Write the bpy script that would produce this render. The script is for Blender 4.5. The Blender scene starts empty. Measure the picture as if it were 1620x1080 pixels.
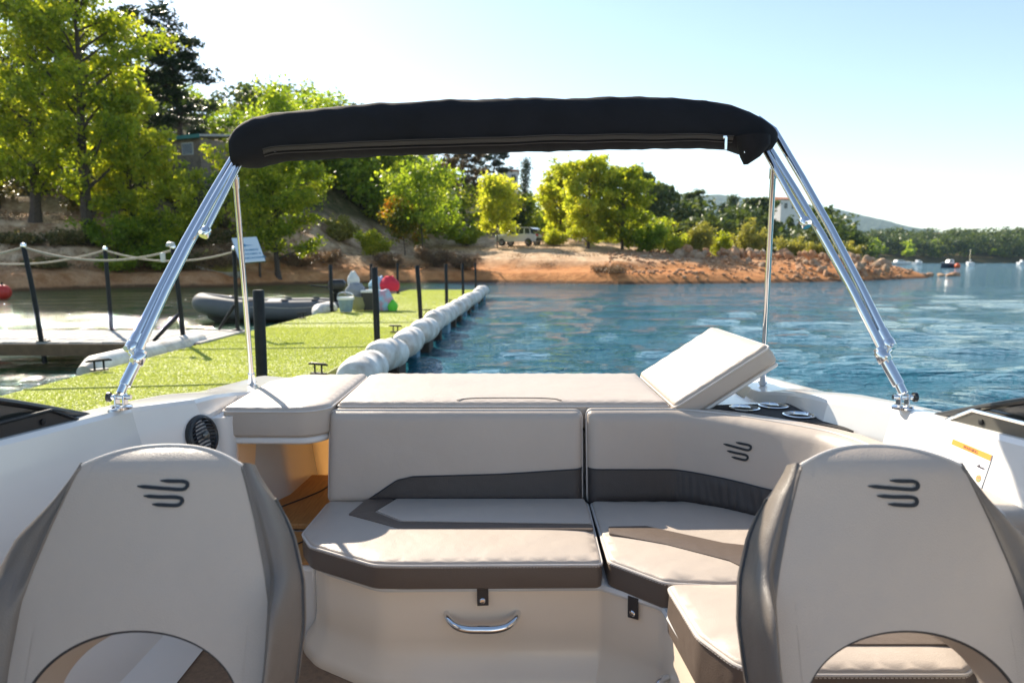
import bpy, math, random
import numpy as np
from mathutils import Vector, Matrix, noise as mnoise
R = math.radians
rng = np.random.default_rng(7); random.seed(7)
SC = bpy.context.scene
COL = SC.collection

# ------------------------------------------------------------------ camera, world, sun, exposure
FPX = 1100.0                       # focal length in pixels of the 1620 px wide photograph
PITCH = math.atan(128 / FPX)
CZ = 1.5                           # eye height over the water
cam_d = bpy.data.cameras.new('camera'); cam = bpy.data.objects.new('camera', cam_d); COL.objects.link(cam)
cam.location = (0, 0, CZ); cam.rotation_euler = (math.pi / 2 - PITCH, 0, 0)
cam_d.sensor_width = 36; cam_d.lens = 36 * FPX / 1620
cam_d.clip_start = 0.05; cam_d.clip_end = 20000
cam_d.dof.use_dof = True; cam_d.dof.focus_distance = 2.35; cam_d.dof.aperture_fstop = 3.6
SC.camera = cam

SUN_EL, SUN_AZ = R(35), R(-35.5)   # azimuth from the viewing direction (+Y), negative is to the left
sun_vec = Vector((math.sin(SUN_AZ) * math.cos(SUN_EL), math.cos(SUN_AZ) * math.cos(SUN_EL), math.sin(SUN_EL)))
world = bpy.data.worlds.new('World'); SC.world = world; world.use_nodes = True
wn = world.node_tree.nodes; wl = world.node_tree.links
sky = wn.new('ShaderNodeTexSky'); sky.sky_type = 'NISHITA'; sky.sun_disc = False
sky.sun_elevation = SUN_EL; sky.sun_rotation = SUN_AZ
sky.altitude = 300; sky.air_density = 1.0; sky.dust_density = 0.35; sky.ozone_density = 1.0
bg = wn['Background']; bg.inputs['Strength'].default_value = 0.115
wl.new(sky.outputs['Color'], bg.inputs['Color'])
sun_d = bpy.data.lights.new('sun', 'SUN'); sun = bpy.data.objects.new('sun', sun_d); COL.objects.link(sun)
sun_d.energy = 5.0; sun_d.angle = R(0.55); sun_d.color = (1.0, 0.93, 0.82)
sun.rotation_euler = sun_vec.to_track_quat('Z', 'Y').to_euler(); sun.location = (-20, 30, 40)
SC.view_settings.view_transform = 'Standard'; SC.view_settings.look = 'None'
SC.view_settings.exposure = 1.06; SC.view_settings.gamma = 1.0
SC.view_settings.use_white_balance = True; SC.view_settings.white_balance_temperature = 7000; SC.view_settings.white_balance_tint = 10
SC.render.engine = 'CYCLES'
SC.cycles.max_bounces = 8; SC.cycles.transparent_max_bounces = 8

# ------------------------------------------------------------------ helpers
def at(px, py, d):
    """point of the scene seen at photograph pixel (px, py), d metres ahead of the camera"""
    u = (px - 810) / FPX; v = (540 - py) / FPX
    a = (u, math.cos(PITCH) + v * math.sin(PITCH), -math.sin(PITCH) + v * math.cos(PITCH))
    k = d / a[1]
    return Vector((a[0] * k, d, a[2] * k + CZ))

def tag(o, label=None, cat=None, group=None, kind=None):
    if label: o['label'] = label
    if cat: o['category'] = cat
    if group: o['group'] = group
    if kind: o['kind'] = kind
    return o

def empty(name, loc=(0, 0, 0), rz=0):
    o = bpy.data.objects.new(name, None); COL.objects.link(o)
    o.location = loc; o.rotation_euler = (0, 0, rz); o.empty_display_size = 0.1
    return o

def mesh_np(name, V, F, smooth=False):
    """V (n,3); F (m,k) array with one face size, or a list of index lists"""
    me = bpy.data.meshes.new(name)
    if isinstance(F, np.ndarray):
        m, k = F.shape
        me.vertices.add(len(V)); me.vertices.foreach_set('co', np.asarray(V, np.float32).ravel())
        me.loops.add(m * k); me.loops.foreach_set('vertex_index', F.astype(np.int32).ravel())
        me.polygons.add(m); me.polygons.foreach_set('loop_start', np.arange(0, m * k, k, dtype=np.int32))
        me.update(calc_edges=True)
    else:
        me.from_pydata([tuple(v) for v in V], [], F); me.update()
    if smooth: me.polygons.foreach_set('use_smooth', np.ones(len(me.polygons), bool))
    return me

def link(name, me, mat=None, parent=None):
    o = bpy.data.objects.new(name, me); COL.objects.link(o)
    if mat is not None and not me.materials: me.materials.append(mat)
    if parent is not None: o.parent = parent
    return o

def bevel(o, w=0.004, seg=2, ang=35):
    m = o.modifiers.new('bevel', 'BEVEL'); m.width = w; m.segments = seg; m.limit_method = 'ANGLE'; m.angle_limit = R(ang)
    m.harden_normals = False
    return o

class MB:
    def __init__(s): s.V = []; s.F = []
    def add(s, V, F):
        b = len(s.V); s.V += [tuple(v) for v in V]; s.F += [[i + b for i in f] for f in F]; return s
    def box(s, c, d, M=None):
        x, y, z = d[0] / 2, d[1] / 2, d[2] / 2
        V = [Vector((sx * x, sy * y, sz * z)) for sz in (-1, 1) for sy in (-1, 1) for sx in (-1, 1)]
        if M is not None: V = [M @ v for v in V]
        V = [v + Vector(c) for v in V]
        return s.add(V, [[0, 2, 3, 1], [4, 5, 7, 6], [0, 1, 5, 4], [2, 6, 7, 3], [0, 4, 6, 2], [1, 3, 7, 5]])
    def tube(s, pts, r, n=10, caps=True, closed=False):
        pts = [Vector(p) for p in pts]; N = len(pts)
        rr = r if hasattr(r, '__len__') else [r] * N
        V = []; prev = None
        for i, p in enumerate(pts):
            if closed: t = pts[(i + 1) % N] - pts[i - 1]
            else: t = pts[min(i + 1, N - 1)] - pts[max(i - 1, 0)]
            t.normalize()
            if prev is None:
                a = Vector((0, 0, 1)) if abs(t.z) < 0.9 else Vector((1, 0, 0))
                u = t.cross(a).normalized()
            else:
                u = (prev - t * prev.dot(t)).normalized()
            prev = u; w = t.cross(u)
            for k in range(n):
                A = 2 * math.pi * k / n
                V.append(p + (u * math.cos(A) + w * math.sin(A)) * rr[i])
        F = []
        for i in range(N if closed else N - 1):
            j = (i + 1) % N
            for k in range(n):
                F.append([i * n + k, i * n + (k + 1) % n, j * n + (k + 1) % n, j * n + k])
        if caps and not closed:
            F.append(list(range(n))[::-1]); F.append([(N - 1) * n + k for k in range(n)])
        return s.add(V, F)
    def lathe(s, prof, n=24, M=None):
        V = []; N = len(prof)
        for r, z in prof:
            for k in range(n):
                A = 2 * math.pi * k / n
                v = Vector((r * math.cos(A), r * math.sin(A), z)); V.append(M @ v if M is not None else v)
        F = [[i * n + k, i * n + (k + 1) % n, (i + 1) * n + (k + 1) % n, (i + 1) * n + k] for i in range(N - 1) for k in range(n)]
        F.append(list(range(n))[::-1]); F.append([(N - 1) * n + k for k in range(n)])
        return s.add(V, F)
    def prism(s, poly, f0, f1):
        """poly: 2d points; f0,f1: functions (a,b)->xyz for the two caps"""
        n = len(poly); V = [f0(*p) for p in poly] + [f1(*p) for p in poly]
        F = [list(range(n))[::-1], [n + i for i in range(n)]] + [[i, (i + 1) % n, n + (i + 1) % n, n + i] for i in range(n)]
        return s.add(V, F)
    def loft(s, rings, closed=True, caps=True):
        n = len(rings[0]); V = [p for r in rings for p in r]; F = []
        for i in range(len(rings) - 1):
            for k in range(n if closed else n - 1):
                F.append([i * n + k, i * n + (k + 1) % n, (i + 1) * n + (k + 1) % n, (i + 1) * n + k])
        if caps and closed:
            F.append(list(range(n))[::-1]); F.append([(len(rings) - 1) * n + k for k in range(n)])
        return s.add(V, F)
    def build(s, name, mat, parent=None, smooth=True, bev=0, seg=2, recalc=True):
        import bmesh
        me = mesh_np(name, s.V, s.F)
        if recalc:
            bm = bmesh.new(); bm.from_mesh(me); bmesh.ops.recalc_face_normals(bm, faces=bm.faces); bm.to_mesh(me); bm.free()
        if smooth:
            me.polygons.foreach_set('use_smooth', np.ones(len(me.polygons), bool))
            try: me.set_sharp_from_angle(angle=R(38))
            except Exception: pass
        o = link(name, me, mat, parent)
        if bev: bevel(o, bev, seg)
        return o

def catmull(P, n, closed=False):
    P = [np.array(p, float) for p in P]; N = len(P); out = []
    segs = N if closed else N - 1
    for i in range(segs):
        if closed: a, b, c, d = P[i - 1], P[i], P[(i + 1) % N], P[(i + 2) % N]
        else: a, b, c, d = P[max(i - 1, 0)], P[i], P[i + 1], P[min(i + 2, N - 1)]
        for k in range(n):
            t = k / n
            out.append(0.5 * ((2 * b) + (c - a) * t + (2 * a - 5 * b + 4 * c - d) * t * t + (3 * b - a - 3 * c + d) * t ** 3))
    if not closed: out.append(P[-1])
    return out

def resample(P, m):
    P = np.array(P); s = np.r_[0, np.cumsum(np.linalg.norm(np.diff(P, axis=0), axis=1))]
    t = np.linspace(0, s[-1], m)
    return np.stack([np.interp(t, s, P[:, k]) for k in range(P.shape[1])], 1)

def round_poly(poly, radii, seg=5):
    """round the corners of a 2d polygon"""
    n = len(poly); out = []
    rad = radii if hasattr(radii, '__len__') else [radii] * n
    for i in range(n):
        p = np.array(poly[i], float); a = np.array(poly[i - 1], float) - p; b = np.array(poly[(i + 1) % n], float) - p
        la, lb = np.linalg.norm(a), np.linalg.norm(b); a /= la; b /= lb
        ang = math.acos(max(-1, min(1, float(a @ b)))); r = rad[i]
        if r <= 0 or ang > 3.1: out.append(tuple(p)); continue
        c = min(r / math.tan(ang / 2), la * .48, lb * .48)
        p0, p1 = p + a * c, p + b * c
        for k in range(seg + 1):
            t = k / seg; q = (1 - t) ** 2 * p0 + 2 * t * (1 - t) * p + t * t * p1; out.append(tuple(q))
    return out

def offset_poly(P, d):
    P = np.array(P, float); n = len(P)
    area = 0.5 * np.sum(P[:, 0] * np.roll(P[:, 1], -1) - np.roll(P[:, 0], -1) * P[:, 1])
    s = 1 if area > 0 else -1
    e = np.roll(P, -1, 0) - P; L = np.linalg.norm(e, axis=1); L[L < 1e-9] = 1e-9; e /= L[:, None]
    nrm = np.stack([-e[:, 1], e[:, 0]], 1) * s
    m = nrm + np.roll(nrm, 1, 0); m /= np.maximum(np.linalg.norm(m, axis=1), 1e-6)[:, None]
    k = np.clip(np.sum(m * nrm, 1), .5, 1)
    return P + m * (d / k)[:, None]

# ------------------------------------------------------------------ materials
def material(name): 
    m = bpy.data.materials.new(name); m.use_nodes = True
    nt = m.node_tree; return m, nt, nt.nodes, nt.links, nt.nodes['Principled BSDF']

def ramp(N, stops):
    r = N.new('ShaderNodeValToRGB'); e = r.color_ramp.elements
    while len(e) < len(stops): e.new(0.5)
    for el, (p, c) in zip(e, stops): el.position = p; el.color = (*c, 1) if len(c) == 3 else c
    return r

def mat(name, col, rough=0.5, var=0.08, vscale=6.0, bump=0.0, bscale=200.0, metal=0.0, spec=0.5, coat=0.0, col2=None, detail=4, bdist=0.002, btype='noise', sss=0):
    m, nt, N, Lk, b = material(name)
    tc = N.new('ShaderNodeTexCoord'); nz = N.new('ShaderNodeTexNoise')
    nz.inputs['Scale'].default_value = vscale; nz.inputs['Detail'].default_value = detail; nz.inputs['Roughness'].default_value = .6
    Lk.new(tc.outputs['Object'], nz.inputs['Vector'])
    c = np.array(col); c2 = np.array(col2) if col2 is not None else np.clip(c * (1 + var), 0, 1)
    c1 = c if col2 is not None else c * (1 - var)
    rp = ramp(N, [(.3, tuple(c1)), (.7, tuple(c2))]); Lk.new(nz.outputs['Fac'], rp.inputs['Fac'])
    Lk.new(rp.outputs['Color'], b.inputs['Base Color'])
    b.inputs['Roughness'].default_value = rough; b.inputs['Metallic'].default_value = metal
    b.inputs['Specular IOR Level'].default_value = spec; b.inputs['Coat Weight'].default_value = coat
    b.inputs['Coat Roughness'].default_value = .06
    rr = N.new('ShaderNodeMapRange'); rr.inputs['To Min'].default_value = max(0.02, rough - .06); rr.inputs['To Max'].default_value = min(1, rough + .06)
    Lk.new(nz.outputs['Fac'], rr.inputs['Value']); Lk.new(rr.outputs['Result'], b.inputs['Roughness'])
    if bump:
        if btype == 'voronoi':
            bz = N.new('ShaderNodeTexVoronoi'); bz.inputs['Scale'].default_value = bscale; out = bz.outputs['Distance']
        else:
            bz = N.new('ShaderNodeTexNoise'); bz.inputs['Scale'].default_value = bscale; bz.inputs['Detail'].default_value = 3; out = bz.outputs['Fac']
        Lk.new(tc.outputs['Object'], bz.inputs['Vector'])
        bp = N.new('ShaderNodeBump'); bp.inputs['Strength'].default_value = bump; bp.inputs['Distance'].default_value = bdist
        Lk.new(out, bp.inputs['Height']); Lk.new(bp.outputs['Normal'], b.inputs['Normal'])
    return m

def vinyl(name, col, rough=.42):
    """upholstery: fine leather grain plus broad soft puckers"""
    m = mat(name, col, rough, var=.035, vscale=2.5, bump=.35, bscale=420, bdist=.0012, btype='voronoi')
    nt = m.node_tree; N = nt.nodes; Lk = nt.links; b = N['Principled BSDF']
    tc = [n for n in N if n.type == 'TEX_COORD'][0]; bp1 = [n for n in N if n.type == 'BUMP'][0]
    nz = N.new('ShaderNodeTexNoise'); nz.inputs['Scale'].default_value = 5.5; nz.inputs['Detail'].default_value = 3
    Lk.new(tc.outputs['Object'], nz.inputs['Vector'])
    bp = N.new('ShaderNodeBump'); bp.inputs['Strength'].default_value = .42; bp.inputs['Distance'].default_value = .02
    Lk.new(nz.outputs['Fac'], bp.inputs['Height']); Lk.new(bp1.outputs['Normal'], bp.inputs['Normal']); Lk.new(bp.outputs['Normal'], b.inputs['Normal'])
    return m

M = {}
M['gelcoat'] = mat('white_gelcoat', (.72, .705, .68), .22, var=.025, vscale=1.5, coat=.5)
M['liner'] = mat('cream_gelcoat', (.82, .68, .53), .3, var=.03, vscale=2, coat=.3)
M['cream'] = vinyl('cream_vinyl', (.48, .405, .34))
M['taupe'] = vinyl('taupe_vinyl', (.125, .093, .073))
M['bolster'] = vinyl('bolster_vinyl', (.165, .138, .115), .38)
M['charcoal'] = vinyl('charcoal_vinyl', (.045, .038, .036), .45)
M['piping'] = mat('dark_piping', (.03, .028, .03), .4)
M['pipe_cream'] = mat('cream_piping', (.62, .57, .52), .45)
M['logo'] = mat('logo_black', (.012, .013, .016), .45)
M['canvas'] = mat('black_canvas', (.010, .010, .013), .85, var=.25, vscale=8, bump=.4, bscale=900, bdist=.001, spec=.25)
M['canvas_edge'] = mat('canvas_binding', (.035, .033, .036), .7)
M['zip'] = mat('zip_tape', (.045, .04, .037), .75, bump=.5, bscale=500)
M['chrome'] = mat('polished_steel', (.80, .80, .80), .10, var=.02, metal=1)
M['blackplastic'] = mat('black_plastic', (.015, .016, .018), .35, var=.2)
M['blackmetal'] = mat('black_painted_steel', (.014, .015, .016), .55, var=.3, vscale=20, bump=.3, bscale=60, spec=.25)
M['carpet'] = mat('brown_deck_mat', (.24, .15, .09), .8, var=.18, vscale=60, bump=.6, bscale=300)
M['nonskid'] = mat('black_nonskid', (.022, .020, .020), .8, var=.25, vscale=90, bump=.8, bscale=350)
M['tint'] = mat('tinted_glass', (.035, .035, .030), .08, var=.1, coat=1)
M['trim'] = mat('anodised_trim', (.16, .155, .135), .3, var=.08, metal=.6)
M['white_paper'] = mat('white_vinyl_label', (.78, .78, .78), .4, var=.02)
M['orange'] = mat('orange_print', (.90, .30, .045), .45, var=.03)
M['ink'] = mat('grey_print', (.35, .35, .36), .5)
M['ink_dark'] = mat('dark_print', (.05, .04, .06), .5)

def teak():
    m, nt, N, Lk, b = material('teak_foam')
    tc = N.new('ShaderNodeTexCoord'); mp = N.new('ShaderNodeMapping'); mp.inputs['Scale'].default_value = (60, 4, 20)
    nz = N.new('ShaderNodeTexNoise'); nz.inputs['Scale'].default_value = 3; nz.inputs['Detail'].default_value = 6
    Lk.new(tc.outputs['Object'], mp.inputs['Vector']); Lk.new(mp.outputs['Vector'], nz.inputs['Vector'])
    rp = ramp(N, [(.3, (.40, .18, .055)), (.7, (.56, .27, .09))]); Lk.new(nz.outputs['Fac'], rp.inputs['Fac'])
    Lk.new(rp.outputs['Color'], b.inputs['Base Color']); b.inputs['Roughness'].default_value = .6
    bp = N.new('ShaderNodeBump'); bp.inputs['Strength'].default_value = .3; bp.inputs['Distance'].default_value = .002
    Lk.new(nz.outputs['Fac'], bp.inputs['Height']); Lk.new(bp.outputs['Normal'], b.inputs['Normal'])
    return m
M['teak'] = teak()

def leaf_mat(name, stops, trans=.45, tint=(2.3, 2.1, .9)):
    m, nt, N, Lk, b = material(name)
    N.remove(b); out = N['Material Output']
    g = N.new('ShaderNodeNewGeometry'); tc = N.new('ShaderNodeTexCoord')
    nz = N.new('ShaderNodeTexNoise'); nz.inputs['Scale'].default_value = .55; nz.inputs['Detail'].default_value = 2
    Lk.new(tc.outputs['Object'], nz.inputs['Vector'])
    mx = N.new('ShaderNodeMath'); mx.operation = 'MULTIPLY_ADD'; mx.inputs[1].default_value = .55
    ad = N.new('ShaderNodeMath'); ad.operation = 'MULTIPLY_ADD'; ad.inputs[1].default_value = 1.1; ad.inputs[2].default_value = -.32
    Lk.new(nz.outputs['Fac'], ad.inputs[0]); Lk.new(g.outputs['Random Per Island'], mx.inputs[0]); Lk.new(ad.outputs[0], mx.inputs[2])
    rp = ramp(N, stops); Lk.new(mx.outputs[0], rp.inputs['Fac'])
    df = N.new('ShaderNodeBsdfPrincipled'); df.inputs['Roughness'].default_value = .45; df.inputs['Specular IOR Level'].default_value = .35
    tr = N.new('ShaderNodeBsdfTranslucent'); ms = N.new('ShaderNodeMixShader'); ms.inputs['Fac'].default_value = trans
    ml = N.new('ShaderNodeMix'); ml.data_type = 'RGBA'; ml.blend_type = 'MULTIPLY'; ml.inputs['Factor'].default_value = 1
    ml.inputs['B'].default_value = (*tint, 1); ml.clamp_result = False
    Lk.new(rp.outputs['Color'], ml.inputs['A']); Lk.new(ml.outputs['Result'], tr.inputs['Color'])
    Lk.new(rp.outputs['Color'], df.inputs['Base Color']); Lk.new(df.outputs[0], ms.inputs[1]); Lk.new(tr.outputs[0], ms.inputs[2])
    Lk.new(ms.outputs[0], out.inputs['Surface'])
    return m
M['leaf_poplar'] = leaf_mat('poplar_leaves', [(0, (.07, .115, .016)), (.5, (.19, .255, .028)), (.9, (.42, .43, .05))], .58)
M['leaf_yellow'] = leaf_mat('yellow_green_leaves', [(0, (.14, .19, .028)), (.5, (.29, .345, .05)), (.9, (.48, .47, .08))], .58)
M['leaf_green'] = leaf_mat('mid_green_leaves', [(0, (.07, .125, .02)), (.5, (.165, .25, .032)), (1, (.36, .41, .06))], .55)
M['leaf_dark'] = leaf_mat('pine_needles', [(0, (.016, .032, .014)), (.5, (.032, .058, .020)), (1, (.075, .10, .03))], .2, (1.2, 1.2, .7))
M['leaf_pine'] = leaf_mat('far_pine_needles', [(0, (.038, .062, .020)), (.5, (.085, .125, .03)), (1, (.19, .22, .05))], .35, (1.2, 1.2, .7))
M['leaf_autumn'] = leaf_mat('turning_leaves', [(0, (.07, .12, .02)), (.45, (.16, .20, .025)), (.68, (.36, .28, .03)), (.82, (.45, .16, .025)), (1, (.42, .09, .02))], .5, (1.4, 1.25, .7))
M['leaf_pale'] = leaf_mat('pale_reed_leaves', [(0, (.14, .16, .045)), (.5, (.25, .25, .07)), (1, (.36, .33, .11))], .4)
M['leaf_dry'] = leaf_mat('dry_brown_twigs', [(0, (.10, .06, .035)), (.5, (.20, .125, .07)), (1, (.32, .22, .12))], .3, (1.2, 1.1, .9))
M['leaf_brown'] = leaf_mat('browned_needles', [(0, (.07, .055, .025)), (.5, (.15, .105, .05)), (1, (.22, .16, .07))], .3, (1.2, 1.1, .8))
M['leaf_scrub'] = leaf_mat('scrub_leaves', [(0, (.05, .06, .02)), (.5, (.12, .12, .04)), (.8, (.22, .17, .08)), (1, (.34, .27, .12))], .4, (1.4, 1.3, .8))
M['bark'] = mat('bark', (.075, .055, .042), .9, var=.35, vscale=8, bump=.8, bscale=25, bdist=.03)
M['rope'] = mat('braided_rope', (.42, .37, .29), .8, var=.15, vscale=40, bump=.8, bscale=120, bdist=.01)
M['sand'] = None

# ================================================================== SETTING
SH = np.array([(-140, 20), (-80, 25), (-40, 29), (-24.5, 33.3), (-22, 38.2), (-17, 39.2), (-12, 46), (-2.4, 47.6), (7.5, 44), (16.4, 46.3), (24.7, 50.5), (35.3, 59.5), (39.9, 66.7), (41, 90)])
EA = np.array([(0, 34), (59, 35.3), (66.7, 40), (71, 40), (80, 36.5), (95, 43), (150, 76), (250, 128), (330, 172), (390, 230), (420, 330), (436, 480), (446, 1200), (900, 2500)])
def sstep(a, b, x): t = np.clip((x - a) / (b - a), 0, 1); return t * t * (3 - 2 * t)
def wob(x, y, f, s):
    r = np.random.default_rng(s); o = 0
    for k in range(6):
        a = r.uniform(0, 6.28); p = r.uniform(0, 6.28); q = f * r.uniform(.6, 1.7)
        o = o + np.sin(q * (x * np.cos(a) + y * np.sin(a)) + p)
    return o / 6
def terr(x, y, rough=True):
    x = np.asarray(x, float); y = np.asarray(y, float)
    S = np.interp(x, SH[:, 0], SH[:, 1]); S = np.where(x > 41, -1e4, S)
    E = np.interp(y, EA[:, 0], EA[:, 1])
    d1 = np.where(x > 41, 1e4, y - S) ; d2 = (E - x) * .8
    d = np.minimum(d1, d2)
    d3 = y - np.interp(x, [172, 230, 330, 480, 1200], [330, 390, 420, 436, 446]); d = np.where(x > 172, np.minimum(d, np.maximum(d3, d * .1)), d)
    if rough: d = d + wob(x, y, .8, 3) * .55 * np.clip(d / 2 + .6, 0, 1)
    L_ = np.interp(d, [-4, 0, 1.2, 4.2, 5.2, 7.6, 8.6, 12.5, 14, 20, 30, 45, 90, 160], [-1.2, 0, .75, 1.15, 2.2, 2.55, 3.7, 4.3, 5.4, 6.4, 9.6, 14, 26, 34])
    Mi = np.interp(d, [-4, 0, .9, 3.5, 4.6, 25, 36, 50, 66, 100, 200], [-1.2, 0, .7, .95, 1.5, 3.2, 5.4, 9.5, 13, 18, 22])
    Ri = np.interp(d, [-4, 0, 2.5, 6, 20, 60, 120, 300], [-1.2, 0, .9, 1.5, 2.0, 3.2, 4.5, 6.5])
    Fa = np.interp(d, [-4, 0, 6, 20, 80, 220, 600], [-1.2, 0, 1.5, 3.5, 8, 13, 20])
    wlft = 1 - sstep(-19, -7, x); wr = sstep(6, 22, x); wf = sstep(170, 330, y)
    h = L_ * wlft + (1 - wlft) * (Mi * (1 - wr) + Ri * wr); h = h * (1 - wf) + Fa * wf
    if rough:
        up = np.clip(d / 3, 0, 1)
        h = h + up * (wob(x, y, 1.4, 5) * .12 + wob(x, y, .35, 9) * .3 + wob(x, y, 4.0, 11) * .05)
    return h
def ground(x, y): return float(terr(np.array([x]), np.array([y]))[0])

def make_terrain():
    xs = np.unique(np.r_[np.linspace(-160, -60, 40), np.arange(-60, 60, .45), np.linspace(60, 260, 70), np.linspace(260, 1100, 60)])
    ys = np.unique(np.r_[np.arange(18, 100, .45), np.linspace(100, 260, 60), np.linspace(260, 800, 80)])
    X, Y = np.meshgrid(xs, ys); Z = terr(X, Y)
    V = np.stack([X, Y, Z], -1).reshape(-1, 3); ny, nx = X.shape
    i = np.arange(ny - 1)[:, None] * nx + np.arange(nx - 1)[None]
    F = np.stack([i, i + 1, i + nx + 1, i + nx], -1).reshape(-1, 4)
    F = F[(V[F][:, :, 2].max(1) > -.9)]
    return mesh_np('terrain', V, F, True)

def ground_material():
    m, nt, N, Lk, b = material('sandy_bank')
    tc = N.new('ShaderNodeTexCoord'); sep = N.new('ShaderNodeSeparateXYZ'); Lk.new(tc.outputs['Object'], sep.inputs[0])
    def noise(sc, det=5, rough=.6):
        n = N.new('ShaderNodeTexNoise'); n.inputs['Scale'].default_value = sc; n.inputs['Detail'].default_value = det; n.inputs['Roughness'].default_value = rough
        Lk.new(tc.outputs['Object'], n.inputs['Vector']); return n
    n1 = noise(.22); n2 = noise(1.6); n3 = noise(7)
    sand = ramp(N, [(.3, (.44, .28, .165)), (.5, (.62, .43, .27)), (.72, (.74, .56, .38))]); Lk.new(n2.outputs['Fac'], sand.inputs['Fac'])
    clay = ramp(N, [(.3, (.40, .15, .05)), (.7, (.66, .30, .115))]); Lk.new(n2.outputs['Fac'], clay.inputs['Fac'])
    scrub = ramp(N, [(.3, (.05, .055, .018)), (.55, (.12, .10, .045)), (.75, (.24, .18, .09))]); Lk.new(n2.outputs['Fac'], scrub.inputs['Fac'])
    def mix(fac, a, c):
        x = N.new('ShaderNodeMix'); x.data_type = 'RGBA'; Lk.new(fac, x.inputs['Factor']); Lk.new(a, x.inputs['A']); Lk.new(c, x.inputs['B']); return x.outputs['Result']
    # clay band low on the bank on the middle and right; scrub higher up
    h = N.new('ShaderNodeMath'); h.operation = 'MULTIPLY_ADD'; Lk.new(n1.outputs['Fac'], h.inputs[0]); h.inputs[1].default_value = 2.6; Lk.new(sep.outputs['Z'], h.inputs[2])
    r1 = N.new('ShaderNodeMapRange'); Lk.new(h.outputs[0], r1.inputs['Value']); r1.inputs['From Min'].default_value = 2.2; r1.inputs['From Max'].default_value = 3.1; r1.inputs['To Min'].default_value = 1; r1.inputs['To Max'].default_value = 0
    rx = N.new('ShaderNodeMapRange'); Lk.new(sep.outputs['X'], rx.inputs['Value']); rx.inputs['From Min'].default_value = -22; rx.inputs['From Max'].default_value = -4
    rx.inputs['To Min'].default_value = .6
    mm = N.new('ShaderNodeMath'); mm.operation = 'MULTIPLY'; Lk.new(r1.outputs[0], mm.inputs[0]); Lk.new(rx.outputs[0], mm.inputs[1])
    nd = noise(.55, 6, .7); dm = ramp(N, [(.46, (0, 0, 0)), (.60, (1, 1, 1))]); Lk.new(nd.outputs['Fac'], dm.inputs['Fac'])
    dirt = ramp(N, [(.3, (.15, .075, .038)), (.7, (.34, .185, .095))]); Lk.new(n3.outputs['Fac'], dirt.inputs['Fac'])
    dmx = N.new('ShaderNodeMath'); dmx.operation = 'MULTIPLY'; Lk.new(dm.outputs['Color'], dmx.inputs[0]); rl = N.new('ShaderNodeMapRange'); Lk.new(sep.outputs['X'], rl.inputs['Value']); rl.inputs['From Min'].default_value = -16; rl.inputs['From Max'].default_value = -2; rl.inputs['To Min'].default_value = .9; rl.inputs['To Max'].default_value = .4; Lk.new(rl.outputs[0], dmx.inputs[1])
    earth = mix(dmx.outputs[0], sand.outputs['Color'], dirt.outputs['Color'])
    c1 = mix(mm.outputs[0], earth, clay.outputs['Color'])
    r2 = N.new('ShaderNodeMapRange'); Lk.new(h.outputs[0], r2.inputs['Value']); r2.inputs['From Min'].default_value = 5.4; r2.inputs['From Max'].default_value = 7.0
    c2 = mix(r2.outputs[0], c1, scrub.outputs['Color'])
    sp = ramp(N, [(.55, (0, 0, 0)), (.72, (1, 1, 1))]); Lk.new(n3.outputs['Fac'], sp.inputs['Fac'])
    spm = N.new('ShaderNodeMath'); spm.operation = 'MULTIPLY'; spm.inputs[1].default_value = .35; Lk.new(sp.outputs['Color'], spm.inputs[0])
    dk = N.new('ShaderNodeRGB'); dk.outputs[0].default_value = (.16, .10, .055, 1)
    c3 = mix(spm.outputs[0], c2, dk.outputs[0])
    # farther than 140 m the slope is scrub wood floor
    ry = N.new('ShaderNodeMapRange'); Lk.new(sep.outputs['Y'], ry.inputs['Value']); ry.inputs['From Min'].default_value = 85; ry.inputs['From Max'].default_value = 130
    c4 = mix(ry.outputs[0], c3, scrub.outputs['Color'])
    wet = N.new('ShaderNodeMapRange'); hz = N.new('ShaderNodeMath'); hz.operation = 'MULTIPLY_ADD'; Lk.new(n2.outputs['Fac'], hz.inputs[0]); hz.inputs[1].default_value = -.35; Lk.new(sep.outputs['Z'], hz.inputs[2])
    Lk.new(hz.outputs[0], wet.inputs['Value']); wet.inputs['From Min'].default_value = -.08; wet.inputs['From Max'].default_value = .06; wet.inputs['To Min'].default_value = 1; wet.inputs['To Max'].default_value = 0
    wc = N.new('ShaderNodeRGB'); wc.outputs[0].default_value = (.13, .065, .032, 1); c4 = mix(wet.outputs[0], c4, wc.outputs[0])
    Lk.new(c4, b.inputs['Base Color']); b.inputs['Roughness'].default_value = .95; b.inputs['Specular IOR Level'].default_value = .2
    bp = N.new('ShaderNodeBump'); bp.inputs['Strength'].default_value = .8; bp.inputs['Distance'].default_value = .15
    Lk.new(n3.outputs['Fac'], bp.inputs['Height']); Lk.new(bp.outputs['Normal'], b.inputs['Normal'])
    return m
M['ground'] = ground_material()
tag(link('ground', make_terrain(), M['ground']), kind='structure')

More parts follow.
